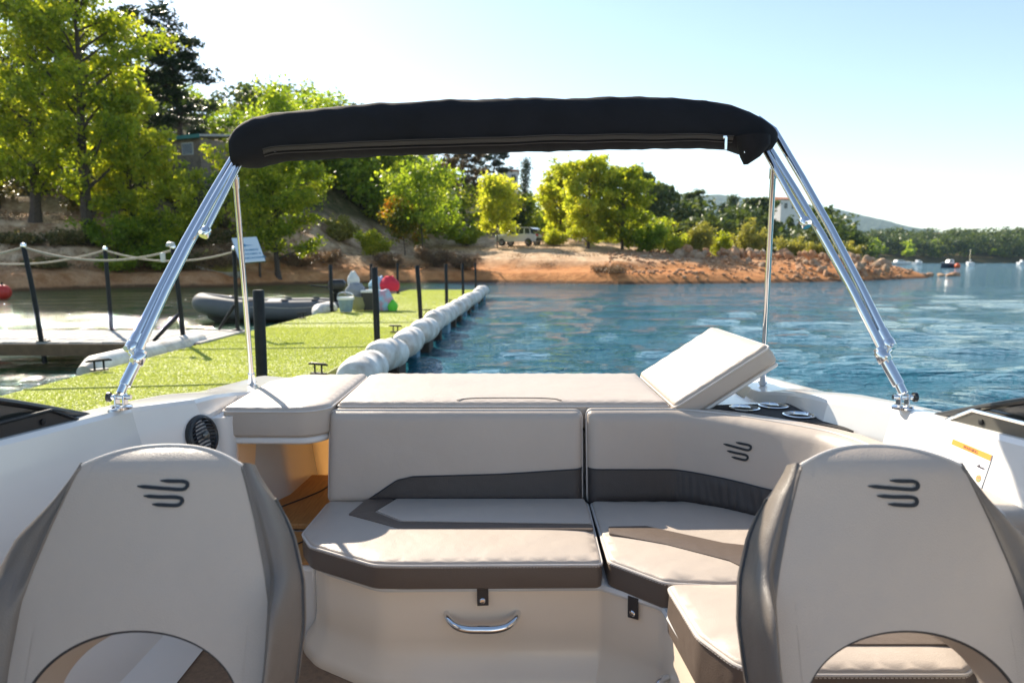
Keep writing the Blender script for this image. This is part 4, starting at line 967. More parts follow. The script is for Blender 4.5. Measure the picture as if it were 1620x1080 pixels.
class Surf:
    """pillow grid over a bent base: s along the path, v up, t out of the surface"""
    def __init__(s, path, lean=.0, z0=0.0, flip=1):
        P = resample(catmull([(a, b) for a, b in path], 10), 220); s.P = P
        s.s = np.r_[0, np.cumsum(np.linalg.norm(np.diff(P, axis=0), axis=1))]; s.L = s.s[-1]; s.lean = lean; s.z0 = z0
        T = np.gradient(P, axis=0); T /= np.linalg.norm(T, axis=1)[:, None]; s.N = np.stack([T[:, 1], -T[:, 0]], 1) * flip
    def __call__(s, a, v, t):
        x = np.interp(a, s.s, s.P[:, 0]); y = np.interp(a, s.s, s.P[:, 1]); nx = np.interp(a, s.s, s.N[:, 0]); ny = np.interp(a, s.s, s.N[:, 1]); k = t + s.lean * (.325 - v)
        return (x + nx * k, y + ny * k, s.z0 + v)

def pillow(name, S, s0, s1, v0, v1, T, m, parent, r=.028, rc=.03, ns=None, nv=14, wr=None, t0=0.0, top=None, bot=None):
    Ls = s1 - s0; e = [0, .08, .25, .5, .8, 1.2, 2]; ed = np.array(e) * r
    ns = ns or max(8, int(Ls / .03)); us = np.unique(np.r_[ed, np.linspace(ed[-1], Ls - ed[-1], ns), Ls - ed]); 
    vv = np.unique(np.r_[np.array([0, .1, .25, .5, .75, 1]) * .12, np.linspace(.12, .88, nv), 1 - np.array([0, .1, .25, .5, .75, 1]) * .12])
    V = []; rows = len(vv); cols = len(us)
    for u in us:
        ee = min(u, Ls - u); cut = rc - math.sqrt(max(0, rc * rc - max(0, rc - ee) ** 2))
        a = (bot(s0 + u) if bot else v0) + cut; b = (top(s0 + u) if top else v1) - cut
        for w in vv:
            v = a + (b - a) * w; d = min(ee if ee > rc else ee + .0, (w) * (b - a) + cut * .0, (1 - w) * (b - a)); d = max(0, d)
            f = math.sqrt(max(0, 1 - (1 - min(1, d / r)) ** 2)); t = t0 + T - r + r * f
            if wr: t += wr(s0 + u, v) * f
            V.append((s0 + u, v, t))
    F = [[i * rows + j, (i + 1) * rows + j, (i + 1) * rows + j + 1, i * rows + j + 1] for i in range(cols - 1) for j in range(rows - 1)]
    bd = [i * rows for i in range(cols)] + [(cols - 1) * rows + j for j in range(1, rows)] + [i * rows + rows - 1 for i in range(cols - 2, -1, -1)] + [j for j in range(rows - 2, 0, -1)]
    n0 = len(V); 
    for i in bd: V.append((V[i][0], V[i][1], t0))
    nb = len(bd)
    for k in range(nb): F.append([bd[k], n0 + k, n0 + (k + 1) % nb, bd[(k + 1) % nb]])
    b = MB(); b.add([S(*q) for q in V], F); o = b.build(name, m, parent); o['edge'] = 0; del o['edge']
    rim = [S(V[i][0], V[i][1], V[i][2] + .001) for i in bd]
    return o, rim

M['fibreglass'] = leaf_mat('thin_cream_fibreglass', [(0, (.74, .60, .44)), (1, (.78, .66, .50))], .5, (1.1, .95, .7))
# ---- hull, side decks, cockpit floor
def zg(d): return float(np.interp(d, [-3, .3, 1.486, 1.97, 2.38, 2.62, 2.9, 3.3], [-.26, -.36, -.391, -.426, -.460, -.494, -.508, -.52]))
def deck_ring(d, s):
    xo = np.interp(d, [-3, -1.6, -.3, 2.2, 2.9, 3.35], [.25, .95, 1.25, 1.25, 1.19, 1.12]); xi = np.interp(d, [-3, -1.6, -.3, 2.03, 2.24, 2.56, 2.72, 2.90, 3.35], [.13, .83, 1.13, 1.13, 1.035, 1.03, .97, .96, .93])
    z = zg(d); rim = np.interp(d, [0, 2.3, 2.62, 2.7, 2.9], [0, 0, 0, -.012, -.012])
    p = [(xo * .97, -.95), (xo + .02, z - .22), (xo + .012, z - .05), (xo, z - .018), (xo - .022, z - .003), (xo - .05, z), (xi + .03, z + rim), (xi + .008, z - .004 + rim), (xi, z - .016 + rim), (xi - .012, z - .07), (xi - .045, z - .20), (xi - .06, -.85), (xi - .10, -1.1), (xi - .17, -1.2)]
    return [(s * x, d, zz) for x, zz in p]
ds = np.unique(np.r_[np.linspace(-3, 1.9, 26), [2.03, 2.24, 2.56, 2.72], np.linspace(1.9, 2.0, 4), np.linspace(2.09, 2.2, 4), np.linspace(2.3, 2.5, 6), np.linspace(2.6, 2.7, 3), np.linspace(2.78, 3.35, 14)])
for s in (-1, 1):
    if s < 0: ds_ = ds[ds < 3.12]
    else: ds_ = ds
    b = MB(); b.loft([deck_ring(d, s) for d in ds_], closed=False)
    sd = b.build('side_deck', M['gelcoat'], B); sd.data.set_sharp_from_angle(angle=R(19)); lab(sd, ('port' if s < 0 else 'starboard') + ' white moulded side deck and inner cockpit wall')
    MB().tube([(deck_ring(d, s)[1][0] + s * .012, d, zg(d) - .2) for d in ds], .022, 8).build('rub_rail', M['blackplastic'], B)
b = MB(); b.loft([[(x, y, z) for x, y, z in [(-np.interp(d, [-3, -1.6, -.3, 3.35], [.22, .9, 1.21, 1.1]), d, -.94), (-np.interp(d, [-3, -1.6, -.3, 3.35], [.05, .6, .95, .9]), d, -1.52), (0, d, -1.75 + .5 * max(0, (-d) / 3)), (np.interp(d, [-3, -1.6, -.3, 3.35], [.05, .6, .95, .9]), d, -1.52), (np.interp(d, [-3, -1.6, -.3, 3.35], [.22, .9, 1.21, 1.1]), d, -.94)]] for d in np.linspace(-3, 3.35, 18)], closed=False)
b.build('hull', M['gelcoat'], B)
MB().box((.215, 3.37, -1.05), (1.67, .05, .85)).build('transom', M['gelcoat'], B, bev=.02)
MB().box((0, .35, -1.22), (2.1, 5.0, .03)).build('cockpit_floor', M['carpet'], B, smooth=False)
# ---- aft platform, walkthrough well on the port side
MB().box((-.82, 2.62, -1.09), (.40, 1.02, .25)).build('step_moulding', M['gelcoat'], B, bev=.015)
MB().prism(round_poly([(-.97, 2.40), (-.63, 2.40), (-.63, 2.98), (-.97, 2.98)], .03), lambda x, y: (x, y, -.958), lambda x, y: (x, y, -.938)).build('step_pad', M['teak'], B, bev=.004)
MB().prism(round_poly([(-.97, 2.12), (-.63, 2.12), (-.63, 2.375), (-.97, 2.375)], .02), lambda x, y: (x, y, -.964), lambda x, y: (x, y, -.953)).build('step_pad', M['teak'], B, bev=.003)
MB().tube(catmull([(-.965, 2.44, -.937), (-.80, 2.72, -.937), (-.76, 2.84, -.937), (-.70, 2.88, -.937), (-.64, 2.89, -.937)], 6), .004, 6).build('pad_seam', M['piping'], B)
MB().tube([(-.80, 2.13, -.952), (-.66, 2.37, -.952)], .003, 6).build('pad_seam', M['piping'], B)
MB().lathe([(.012, 0), (.03, .001), (.034, .006), (.026, .010), (.012, .006)], 20, Matrix.Translation((-.672, 2.47, -.938))).build('drain_ring', M['chrome'], B)
b = MB(); b.box((-.81, 3.05, -.79), (.36, .02, .36)); b.build('well_back_wall', M['fibreglass'], B, bev=.01)
b = MB(); b.box((-1.0, 2.70, -.82), (.05, .72, .45)); b.build('well_side_wall', M['liner'], B, bev=.012)
b = MB(); b.tube([(-1.005, 2.36, z) for z in np.linspace(-.93, -.53, 8)], .05, 18); b.build('corner_moulding', M['gelcoat'], B)
# ---- bench base
base = [(-.615, 2.40), (-.615, 2.06), (-.555, 1.985), (-.375, 1.875), (.252, 1.885), (.405, 1.765), (.432, 1.46), (.60, 1.37), (1.06, 1.37), (1.06, 2.40)]
O = round_poly(base, [0, .10, .12, .12, .03, .04, .05, .06, .01, 0], 7)
b = MB(); b.loft([[(x, y, z) for x, y in offset_poly(O, off)] for off, z in [(-.045, -1.204), (-.045, -1.19), (-.035, -1.17), (-.006, -1.13), (0, -1.08), (0, -.935), (.006, -.918), (.02, -.912)]])
lab(b.build('bench_base', M['liner'], B), 'glossy cream moulded base under the bench seat')
MB().loft([[(x, y, z) for x, y in offset_poly(O, off)] for off, z in [(-.006, -.930), (-.010, -.922), (-.006, -.911), (.02, -.908)]]).build('bench_rim', M['gelcoat'], B)
# side face trim beside the jump seat
# handles
def handle(c, L, ang, drop=.022):
    Mz = Matrix.Translation(c) @ Matrix.Rotation(ang, 4, 'Z')
    P = catmull([Mz @ Vector(p) for p in [(-L / 2, .010, .012), (-L * .47, -.012, .008), (-L * .36, -.034, -.004), (-L * .2, -.042, -.010), (0, -.043, -.011), (L * .2, -.042, -.010), (L * .36, -.034, -.004), (L * .47, -.012, .008), (L / 2, .010, .012)]], 6)
    n = len(P); MB().tube(P, [.008 + .0045 * math.sin(math.pi * i / (n - 1)) for i in range(n)], 14).build('grab_handle', M['chrome'], B)
handle((-.085, 1.872, -1.008), .205, 0)
handle((.412, 1.60, -1.09), .20, R(-82))
def strap(c, ang):
    Mz = Matrix.Translation(c) @ Matrix.Rotation(ang, 4, 'Z')
    o = MB().prism([(-.016, .03), (.016, .03), (.017, -.03), (-.015, -.032)], lambda x, z: Mz @ Vector((x, -.003, z)), lambda x, z: Mz @ Vector((x, -.007, z))).build('snap_strap', M['charcoal'], B, bev=.001)
    MB().lathe([(.008, 0), (.0085, .002), (.006, .0045), (.001, .005)], 14, Mz @ Matrix.Translation((0, -.007, -.016)) @ Matrix.Rotation(R(90), 4, 'X')).build('snap_button', M['chrome'], o)
strap((-.083, 1.868, -.935), 0); strap((.335, 1.815, -.945), R(-38))
# ---- seat cushions
c = ring_cushion('seat_cushion', [(-.640, 2.345), (-.648, 2.07), (-.595, 1.975), (-.385, 1.850), (-.30, 1.846), (.250, 1.853), (.262, 2.345)], -.83, .082, M['cream'], B, rad=[.02, .05, .06, .08, .05, .02, .02], side=M['taupe'], r=.012)
lab(c, 'left bench seat cushion with cream top and taupe edge')
panel_on('accent_stripe', [(-.505, 2.335), (-.405, 2.335), (-.455, 2.215), (-.355, 2.125), (.252, 2.103), (.252, 2.062), (-.355, 2.075), (-.535, 2.19)], -.824, M['taupe'], c)
panel_on('center_panel', [(-.400, 2.335), (.250, 2.335), (.250, 2.106), (-.348, 2.128), (-.447, 2.218)], -.824, M['cream'], c, rise=.005)
c = ring_cushion('seat_cushion', [(.276, 2.345), (.274, 1.868), (.402, 1.742), (.52, 1.728), (.97, 1.728), (1.0, 1.9), (.93, 2.14), (.78, 2.28), (.60, 2.345)], -.83, .085, M['cream'], B, rad=[.02, .03, .04, .02, .02, .05, .08, .08, .05], side=M['taupe'], r=.012)
lab(c, 'corner bench seat cushion with a taupe accent stripe')
panel_on('accent_stripe', [(.30, 2.085), (.42, 2.09), (.62, 1.96), (.96, 1.86), (.96, 1.74), (.66, 1.74), (.60, 1.84), (.45, 1.95), (.295, 2.03)], -.824, M['taupe'], c)
c = ring_cushion('seat_cushion', [(.405, 1.722), (.420, 1.48), (.475, 1.36), (.60, 1.338), (.93, 1.338), (.985, 1.38), (.99, 1.722)], -.832, .13, M['cream'], B, rad=[.02, .08, .06, .04, .03, .03, .02], side=M['taupe'], r=.012)
lab(c, 'side bench seat cushion between the corner and the right helm seat')
panel_on('accent_stripe', [(.575, 1.715), (.98, 1.715), (.98, 1.42), (.70, 1.42), (.665, 1.50)], -.826, M['taupe'], c)
# ---- backrests
SL = Surf([(-.645, 2.465), (-.2, 2.465), (.25, 2.465)], lean=-.0, z0=-.845)
class SLeft:
    def __call__(s, a, v, t): return (-.645 + a, 2.432 + .18 * v - t, -.845 + v)
sl = SLeft(); Wl = .892
bk, rim = pillow('backrest_cushion', sl, 0, Wl, 0, .318, .095, M['cream'], B, rc=.022, r=.03)
lab(bk, 'left backrest cushion, cream with charcoal lower band')
MB().tube(rim, .0036, 6, closed=True).build('piping', M['pipe_cream'], bk)
def bandtop(s): return float(np.interp(s, [.12, .245, .30, .6, .892], [.004, .086, .098, .106, .124]))
def band(name, S, s0, s1, L, H, T, r, top, m, parent, wr=None, ns=90, nv=12):
    """sewn-on lower band lying 3 mm proud of the backrest surface it follows"""
    V = []; us = np.unique(np.r_[np.linspace(s0, s1, ns), s0 + (s1 - s0) * np.array([.002, .006, .994, .998])])
    vs = np.r_[0, .03, .06, np.linspace(.1, 1, nv)]
    for u in us:
        tp = top(u)
        for w in vs:
            v = .0015 + (tp - .0015) * w; d = max(0, min(u, L - u, v)); f = math.sqrt(max(0, 1 - (1 - min(1, d / r)) ** 2)); t = T - r + r * f + .003
            if wr: t += wr(u, v) * min(1, (1 - w) * 5) * min(1, w * 4)
            V.append((u, v, t))
    nr = len(vs); nu = len(us); F = [[i * nr + j, (i + 1) * nr + j, (i + 1) * nr + j + 1, i * nr + j + 1] for i in range(nu - 1) for j in range(nr - 1)]
    bd = [i * nr for i in range(nu)] + [(nu - 1) * nr + j for j in range(1, nr)] + [i * nr + nr - 1 for i in range(nu - 2, -1, -1)] + [j for j in range(nr - 2, 0, -1)]
    n0 = len(V); V += [(V[i][0], V[i][1], V[i][2] - .006) for i in bd]; k = len(bd); F += [[bd[q], n0 + q, n0 + (q + 1) % k, bd[(q + 1) % k]] for q in range(k)]
    b = MB(); b.add([S(*q) for q in V], F); o = b.build(name, m, parent)
    MB().tube([S(u, top(u), T - r + r * math.sqrt(max(0, 1 - (1 - min(1, max(0, min(u, L - u)) / r)) ** 2)) + .003) for u in us], .0024, 6).build('band_piping', M['piping'], o)
    return o
band('charcoal_band', sl, .118, Wl - .002, Wl, .318, .095, .03, bandtop, M['charcoal'], bk)
SRt = Surf([(.262, 2.478), (.45, 2.482), (.62, 2.475), (.80, 2.375), (.965, 2.215), (1.055, 2.07), (1.085, 1.85), (1.09, 1.40)], z0=-.845, lean=.18)
class SRw:
    L = SRt.L
    def __call__(s, a, v, t): return SRt(a, v, t)
sr = SRw()
bk2, rim = pillow('backrest_cushion', sr, 0, SRt.L, 0, .320, .090, M['cream'], B, rc=.02, r=.035)
lab(bk2, 'curved corner backrest cushion with the black emblem')
MB().tube(rim, .0036, 6, closed=True).build('piping', M['pipe_cream'], bk2)
def folds(s, v):
    k = max(0, 1 - abs(s - .62) / .42); return .0045 * k * math.sin(95 * s + 16 * v * (1 + s)) + .002 * k * math.sin(57 * s - 20 * v)
band('charcoal_band', sr, .002, SRt.L - .01, SRt.L, .320, .090, .035, lambda s: float(np.interp(s, [0, .3, .7, 1.2], [.124, .122, .112, .115])), M['charcoal'], bk2, wr=lambda s, v: abs(folds(s, v)), ns=260)
# bench back wall filler between cushions and backrest
MB().prism([(-.625, 2.50), (.70, 2.50), (.70, 2.54), (-.625, 2.54)], lambda x, y: (x, y, -1.19), lambda x, y: (x, y, -.62)).build('back_bulkhead', M['gelcoat'], B, bev=.01)
b = MB(); b.loft([[ (x, y, z) for x, y in offset_poly([(.62, 2.50), (.80, 2.40), (.97, 2.24), (1.07, 2.06), (1.09, 1.42), (1.00, 1.42), (.985, 2.0), (.86, 2.22), (.62, 2.36)], off)] for off, z in [(0, -1.2), (0, -.862), (.01, -.856)]]); b.build('corner_shelf', M['gelcoat'], B)
# ---- sun pad and its raised headrest
c = ring_cushion('sun_pad', [(-.628, 2.462), (.565, 2.462), (.565, 3.12), (-.60, 3.12), (-.64, 3.06)], -.505, .10, M['cream'], B, rad=[.02, .01, .01, .03, .03], r=.018, dome=.004)
lab(c, 'long flat cream sun pad over the engine hatch')
MB().tube(catmull([(-.20, 2.482, -.5035), (-.17, 2.505, -.5020), (-.10, 2.515, -.5010), (.08, 2.515, -.5010), (.15, 2.505, -.5020), (.18, 2.482, -.5035)], 5), .0016, 6).build('pull_tab_seam', M['taupe'], c)
MB().prism(round_poly([(-.63, 2.545), (.60, 2.545), (.60, 3.11), (-.63, 3.11)], .03), lambda x, y: (x, y, -1.19), lambda x, y: (x, y, -.607)).build('engine_hatch', M['gelcoat'], B, bev=.01)
hd = ring_cushion('raised_headrest', [(.0, 2.425), (.392, 2.425), (.392, 3.10), (.0, 3.10)], 0, .078, M['cream'], B, rad=.025, r=.018, dome=.004)
hd.location = (.570, 0, -.505); hd.rotation_euler = (0, -math.atan2(.215, .325), 0); lab(hd, 'headrest end of the sun pad propped up at an angle')
MB().box((.20, 2.76, -.089), (.38, .64, .016)).build('backing_board', M['gelcoat'], hd, bev=.006)
for yy in (2.62, 2.95): MB().box((.83, yy, -.46), (.16, .035, .05), Matrix.Rotation(R(-58), 3, 'Y') @ Matrix.Rotation(R(90), 3, 'Y')).build('prop_bracket', M['liner'], B, bev=.006)
MB().prism(round_poly([(.575, 2.61), (.98, 2.61), (.97, 3.15), (.575, 3.15)], .03), lambda x, y: (x, y, -1.1), lambda x, y: (x, y, -.552)).build('stern_moulding', M['gelcoat'], B, bev=.012)
# ---- filler cushion over the walkthrough
c = ring_cushion('filler_cushion', [(-.995, 2.345), (-.70, 2.338), (-.640, 2.40), (-.645, 3.06), (-.93, 3.04), (-1.02, 2.86)], -.498, .108, M['cream'], B, rad=[.02, .09, .09, .02, .06, .05], r=.018, dome=.004)
lab(c, 'thick cream filler cushion bridging the walkthrough beside the sun pad')
O2 = round_poly([(-.985, 2.352), (-.70, 2.345), (-.648, 2.405), (-.652, 3.04), (-.98, 3.0)], [.02, .08, .08, .02, .05])
MB().prism(O2, lambda x, y: (x, y, -.632), lambda x, y: (x, y, -.607)).build('filler_board', M['gelcoat'], B, bev=.008)
# ---- drinks tray with three cup holders
tray = [(.635, 2.487), (.815, 2.375), (.985, 2.212), (1.062, 2.09), (1.050, 2.22), (1.018, 2.53)]
tz = -.524
cups = ((.828, 2.432), (.945, 2.470), (.975, 2.318))
def bore(o):
    """drill the three cup wells through an object and keep the result as its mesh"""
    c = MB()
    for (x, y) in cups: c.lathe([(.0465, -.075), (.0465, .05)], 32, Matrix.Translation((x, y, tz)))
    co = c.build('cutter', None, B); m = o.modifiers.new('bore', 'BOOLEAN'); m.operation = 'DIFFERENCE'; m.object = co; m.solver = 'EXACT'
    bpy.context.view_layer.update(); me = bpy.data.meshes.new_from_object(o.evaluated_get(bpy.context.evaluated_depsgraph_get())); o.modifiers.clear(); o.data = me; bpy.data.objects.remove(co)
t_ = MB().prism(round_poly(tray, .008, 3), lambda x, y: (x, y, tz - .012), lambda x, y: (x, y, tz)).build('drinks_tray', M['nonskid'], B, smooth=False)
bore(t_)
tm = MB().prism([(.60, 2.50), (.82, 2.38), (.99, 2.218), (1.075, 2.08), (1.085, 2.3), (1.04, 2.60), (.60, 2.60)], lambda x, y: (x, y, -1.1), lambda x, y: (x, y, tz - .013)).build('tray_moulding', M['gelcoat'], B, smooth=False)
bore(tm)
M['cup_in'] = mat('brushed_steel', (.62, .60, .57), .22, var=.1, metal=1)
M['cup_in'] = mat('brushed_steel', (.42, .39, .35), .3, var=.2, metal=1, vscale=60)
for (x, y) in cups:
    o = MB().lathe([(.0455, -.004), (.046, .001), (.053, .003), (.053, .005), (.047, .0065), (.0445, .003), (.0435, -.004)], 36, Matrix.Translation((x, y, tz)))
    o.F = o.F[:-2]; o = o.build('cup_holder', M['chrome'], B)
    w = MB().lathe([(.0434, -.003), (.0425, -.060), (.036, -.068), (.002, -.070)], 36, Matrix.Translation((x, y, tz))); w.F.pop(-2); w.build('cup_well', M['cup_in'], o, recalc=False)
# ---- speaker on the port wall
def speaker():
    c = Vector((-1.022, 2.232, -.572)); n = Vector((1, -.24, .25)).normalized(); u = Vector((0, 0, 1)); u = (u - n * u.dot(n)).normalized(); w = u.cross(n)
    Mx = Matrix((w, u, n)).transposed().to_4x4(); Mx.translation = c
    o = MB().lathe([(.02, .0), (.070, .0), (.070, .010), (.066, .016), (.058, .018), (.054, .012), (.047, .006), (.02, .004)], 32, Mx).build('speaker', M['blackplastic'], B)
    for k in range(9):
        z = -.047 + k * .0118; L = math.sqrt(max(0, .056 ** 2 - z * z))
        MB().tube([Mx @ Vector((L * q, z + .010 * (1 - q * q), .012 + .012 * (1 - q * q))) for q in np.linspace(-1, 1, 9)], .003, 6).build('grille_bar', M['blackplastic'], o)
    MB().lathe([(.001, .014), (.014, .016), (.016, .022), (.010, .028), (.001, .030)], 14, Mx).build('tweeter', M['trim'], o)
speaker()
# ---- side windscreens
for s in (-1, 1):
    top = catmull([(1.88, -.425), (1.56, -.318), (1.2, -.215), (.8, -.12), (.2, -.02)], 6); x0 = s * 1.17
    out = [tuple(p) for p in top] + [(.2, -.36), (1.0, -.385), (1.5, -.402)]
    o = MB().prism(out, lambda y, z: (x0 - s * .0, y, z), lambda y, z: (x0 + s * .012, y, z)).build('side_windscreen', M['tint'], B, smooth=False)
    MB().tube([(x0, p[0], p[1]) for p in top], .009, 8).build('top_frame', M['blackplastic'], o)
    MB().prism([(1.80, -.418), (1.70, -.372), (.2, -.30), (.2, -.365), (1.5, -.405)], lambda y, z: (x0 - s * .022, y, z), lambda y, z: (x0 - s * .004, y, z)).build('lower_frame', M['trim'] if s > 0 else M['blackplastic'], o, smooth=False, bev=.004)
    MB().tube([(x0 - s * .023, 1.80, -.418), (x0 - s * .023, 1.70, -.370), (x0 - s * .023, .2, -.298)], .0045, 6).build('bright_edge', M['chrome'] if s > 0 else M['blackmetal'], o)
    MB().lathe([(.008, 0), (.008, .004), (.004, .006)], 12, Matrix.Translation((x0 - s * .022, 1.665, -.392)) @ Matrix.Rotation(R(90) * -s, 4, 'Y')).build('frame_screw', M['blackmetal'], o)
# ---- warning sticker on the starboard wall
def sticker():
    c = Vector((1.1033, 1.655, -.525)); e1 = Vector((-.018, -1, -.0)).normalized(); n = Vector((-1, 0, .254)); n = (n - e1 * n.dot(e1)).normalized(); up = n.cross(e1)
    if up.z < 0: up = -up
    Mx = Matrix((e1, up, n)).transposed().to_4x4(); Mx.translation = c
    root = MB().box((0, 0, 0), (.150, .155, .0012)).build('warning_sticker', M['white_paper'], B, smooth=False); root.matrix_local = Mx; lab(root, 'white warning sticker with orange header on the inner wall')
    MB().box((0, .0695, .0010), (.148, .014, .0010)).build('orange_header', M['orange'], root, smooth=False)
    text_mesh('WARNING', .0115, 'lettering', M['ink_dark'], root, Matrix.Translation((0, .0655, .0017)), ext=.0002)
    r = np.random.default_rng(6)
    for k in range(15):
        y = .055 - k * .0072; L = r.uniform(.085, .135) if k not in (2, 3, 4, 5, 6, 7) else r.uniform(.07, .095)
        MB().box((-.070 + L / 2, y, .0009), (L, .0016, .0006)).build('text_line', M['ink'], root, smooth=False)
    MB().prism([(.035, .037), (.062, .037), (.068, .041), (.050, .041), (.044, .046), (.042, .041)], lambda a, b: (a, b, .0008), lambda a, b: (a, b, .0013)).build('boat_icon', M['ink_dark'], root, smooth=False)
    MB().lathe([(.001, 0), (.009, 0), (.009, .0006), (.001, .0006)], 14, Matrix.Translation((.057, .013, .0008))).build('round_icon', mat('icon_red', (.6, .12, .06), .5, col2=(.15, .4, .15), vscale=160), root)
sticker()

# ---- emblem: two hooked double strokes
def emblem(parent, mapf, w, name='emblem', thick=.0022):
    def stroke(P, wd):
        C = resample(catmull(P, 8), 46); T = np.gradient(C, axis=0); T /= np.linalg.norm(T, axis=1)[:, None]; Nn = np.stack([-T[:, 1], T[:, 0]], 1); n = len(C)
        q = np.linspace(0, 1, n); hw = wd * np.minimum(1, np.minimum((q + .02) / .10, (1.02 - q) / .10)) ** .8
        a = C + Nn * hw[:, None]; c = C - Nn * hw[:, None]
        b = MB(); k = w / 1.92
        rings = [[mapf(a[i, 0] * k, a[i, 1] * k, .0004), mapf(a[i, 0] * k, a[i, 1] * k, thick), mapf(c[i, 0] * k, c[i, 1] * k, thick), mapf(c[i, 0] * k, c[i, 1] * k, .0004)] for i in range(n)]
        b.loft(rings); return b
    up = [(x / 100 - .96, y / 100) for x, y in [(85, 46), (125, 44), (170, 43), (186, 36), (184, 22), (166, 14), (110, 17), (60, 21), (2, 26)]]
    lo = [(x / 100 - .96, y / 100) for x, y in [(30, -9), (90, -13), (150, -14), (172, -20), (172, -34), (156, -43), (110, -42), (66, -39)]]
    stroke(up, .066).build(name, M['logo'], parent); stroke(lo, .066).build(name, M['logo'], parent)
# on the corner backrest
i0 = .0
best = min(np.linspace(.3, 1.0, 200), key=lambda q: abs((SRt(q, .2, .09)[0]) / SRt(q, .2, .09)[1] - .331))
emblem(bk2, lambda a, b: None if False else None, .1) if False else emblem(bk2, lambda a, b, t: SRt(best + a, .213 + b, .0905 + t), .112)

# ---- helm seats
wpz = [-.95, -.80, -.70, -.60, -.546, -.465, -.40, -.378, -.34]; wpv = [.205, .215, .222, .220, .207, .182, .158, .148, .145]
woz = [-.95, -.80, -.72, -.64, -.566, -.496, -.434, -.40, -.37, -.34]; wov = [.230, .246, .255, .260, .252, .228, .196, .172, .156, .149]
def WP(z): return float(np.interp(z, wpz, wpv))
wov2 = [.275, .290, .300, .305, .298, .268, .204, .176, .157, .149]
def WO(z, outer=False): return float(np.interp(z, woz, wov2 if outer else wov))
def arch_z(x, a=.186, b=.125, z0=-.638):
    x = abs(x); return z0 - b * (1 - math.sqrt(1 - (x / a) ** 2)) if x < a else -.88
def helm_seat(cx, label):
    def pt(x, z, t): return (cx + x, 1.146 + .4 * (z + .64) - t * .928, z + t * .371)
    def crown(x, z):      # the front panel is gently crowned and rolls back at the top
        top = max(0, (z + .395) / .055); return .016 * (1 - (x / .24) ** 2) - .034 * min(1.2, top) ** 2
    ua = .186 / .2215; us = list(np.sin(np.linspace(-math.pi / 2, math.pi / 2, 49)) * ua); us = [-1, -.97, -.93, -.89, -ua - .004] + us + [ua + .004, .89, .93, .97, 1]
    nv = 30; V = []
    for u in us:
        zt = -.341 - .037 * abs(u) ** 2.3; xb = u * .2215; zb = arch_z(xb)
        for j in range(nv):
            v = (1 - math.cos(math.pi * (j / (nv - 1)) ** .9)) / 2 if False else j / (nv - 1)
            z = zt + (zb - zt) * v; x = u * WP(z); 
            if abs(u) <= ua: x = u * (WP(z) * (1 - v ** 3) + .2215 * v ** 3)
            V.append((x, z))
    n = len(us); F = [[i * nv + j, i * nv + j + 1, (i + 1) * nv + j + 1, (i + 1) * nv + j] for i in range(n - 1) for j in range(nv - 1)]
    front = [pt(x, z, crown(x, z)) for x, z in V]; back = [pt(x, z, -.04 - .06 * float(sstep(-.36, -.46, z))) for x, z in V]; N0 = len(V)
    b = MB(); b.add(front, F); seat = b.build('helm_seat', M['cream'], B); lab(seat, label)
    bd = [i * nv for i in range(n)] + [(n - 1) * nv + j for j in range(1, nv)] + [i * nv + nv - 1 for i in range(n - 2, -1, -1)] + [j for j in range(nv - 2, 0, -1)]
    b = MB(); b.add(back, F); m0 = len(b.V); b.V += [front[i] for i in bd]; b.V += [back[i] for i in bd]; k = len(bd)
    for i in range(k): b.F.append([m0 + i, m0 + k + i, m0 + k + (i + 1) % k, m0 + (i + 1) % k])
    b.build('back_shell', M['cream'], seat)
    # dark rim painting in the shade of the arch edge; piping along the top
    MB().tube([pt(u * .2215, arch_z(u * .2215), crown(u * .2215, arch_z(u * .2215)) - .004) for u in us if abs(u) <= ua - .002], .004, 8).build('arch_shade_rim', M['piping'], seat)
    rim = [i * nv for i in range(n)]; MB().tube([pt(V[i][0], V[i][1] + .001, crown(*V[i]) - .002) for i in rim], .003, 6).build('top_piping', M['pipe_cream'], seat)
    for s in (-1, 1):
        rings = []; seam = []; ot_ = s * cx > 0
        for z in np.r_[np.linspace(-.372, -.50, 12), np.linspace(-.52, -.88, 20)]:
            wp, wo = WP(z), WO(z, ot_); hip = .055 * float(sstep(-.535, -.625, z)) * (1 - .3 * float(sstep(-.7, -.85, z))); g = wo - wp; k = min(1, g / .03)
            c0 = crown(wp, z)
            dq = (.05 + .086 * float(sstep(-.36, -.48, z))) / .136
            P = [(wp - .004, c0 - .001), (wp + g * .18, c0 - .004 + hip * .45), (wp + g * .52, .004 * k + hip), (wp + g * .86, -.012 * k + hip * .8), (wo, -.045 * k + hip * .2), (wo - .002, -.095 * k * dq), (wo - .014 * k, -.128 * dq), (wp - .01, -.136 * dq), (wp - .012, -.06 * dq)]
            Q = catmull(P, 4, closed=True); rings.append([pt(s * x, z, t) for x, t in Q]); seam.append(pt(s * (wo - .001), z, -.066 * k))
        MB().loft(rings).build('side_bolster', M['bolster'], seat)
        MB().tube([pt(s * (WO(z, ot_) + .0005), z, -.070 * min(1, (WO(z, ot_) - WP(z)) / .03)) for z in np.linspace(-.43, -.87, 30)], .0035, 6).build('bolster_piping', M['piping'], seat)
        MB().tube([pt(s * WP(z), z, crown(WP(z), z) - .0005) for z in np.linspace(-.385, -.86, 30)], .0022, 6).build('seam', M['bolster'], seat)
    emblem(seat, lambda a, bb, t: pt(a + .012, -.424 + bb * .93, crown(a, -.424 + bb) + t), .094)
    # seat squab and pedestal below the backrest
    sq = ring_cushion('seat_squab', [(cx - .24, .70), (cx + .24, .70), (cx + .25, 1.10), (cx - .25, 1.10)], -.80, .12, M['cream'], seat, rad=.07, side=M['taupe'])
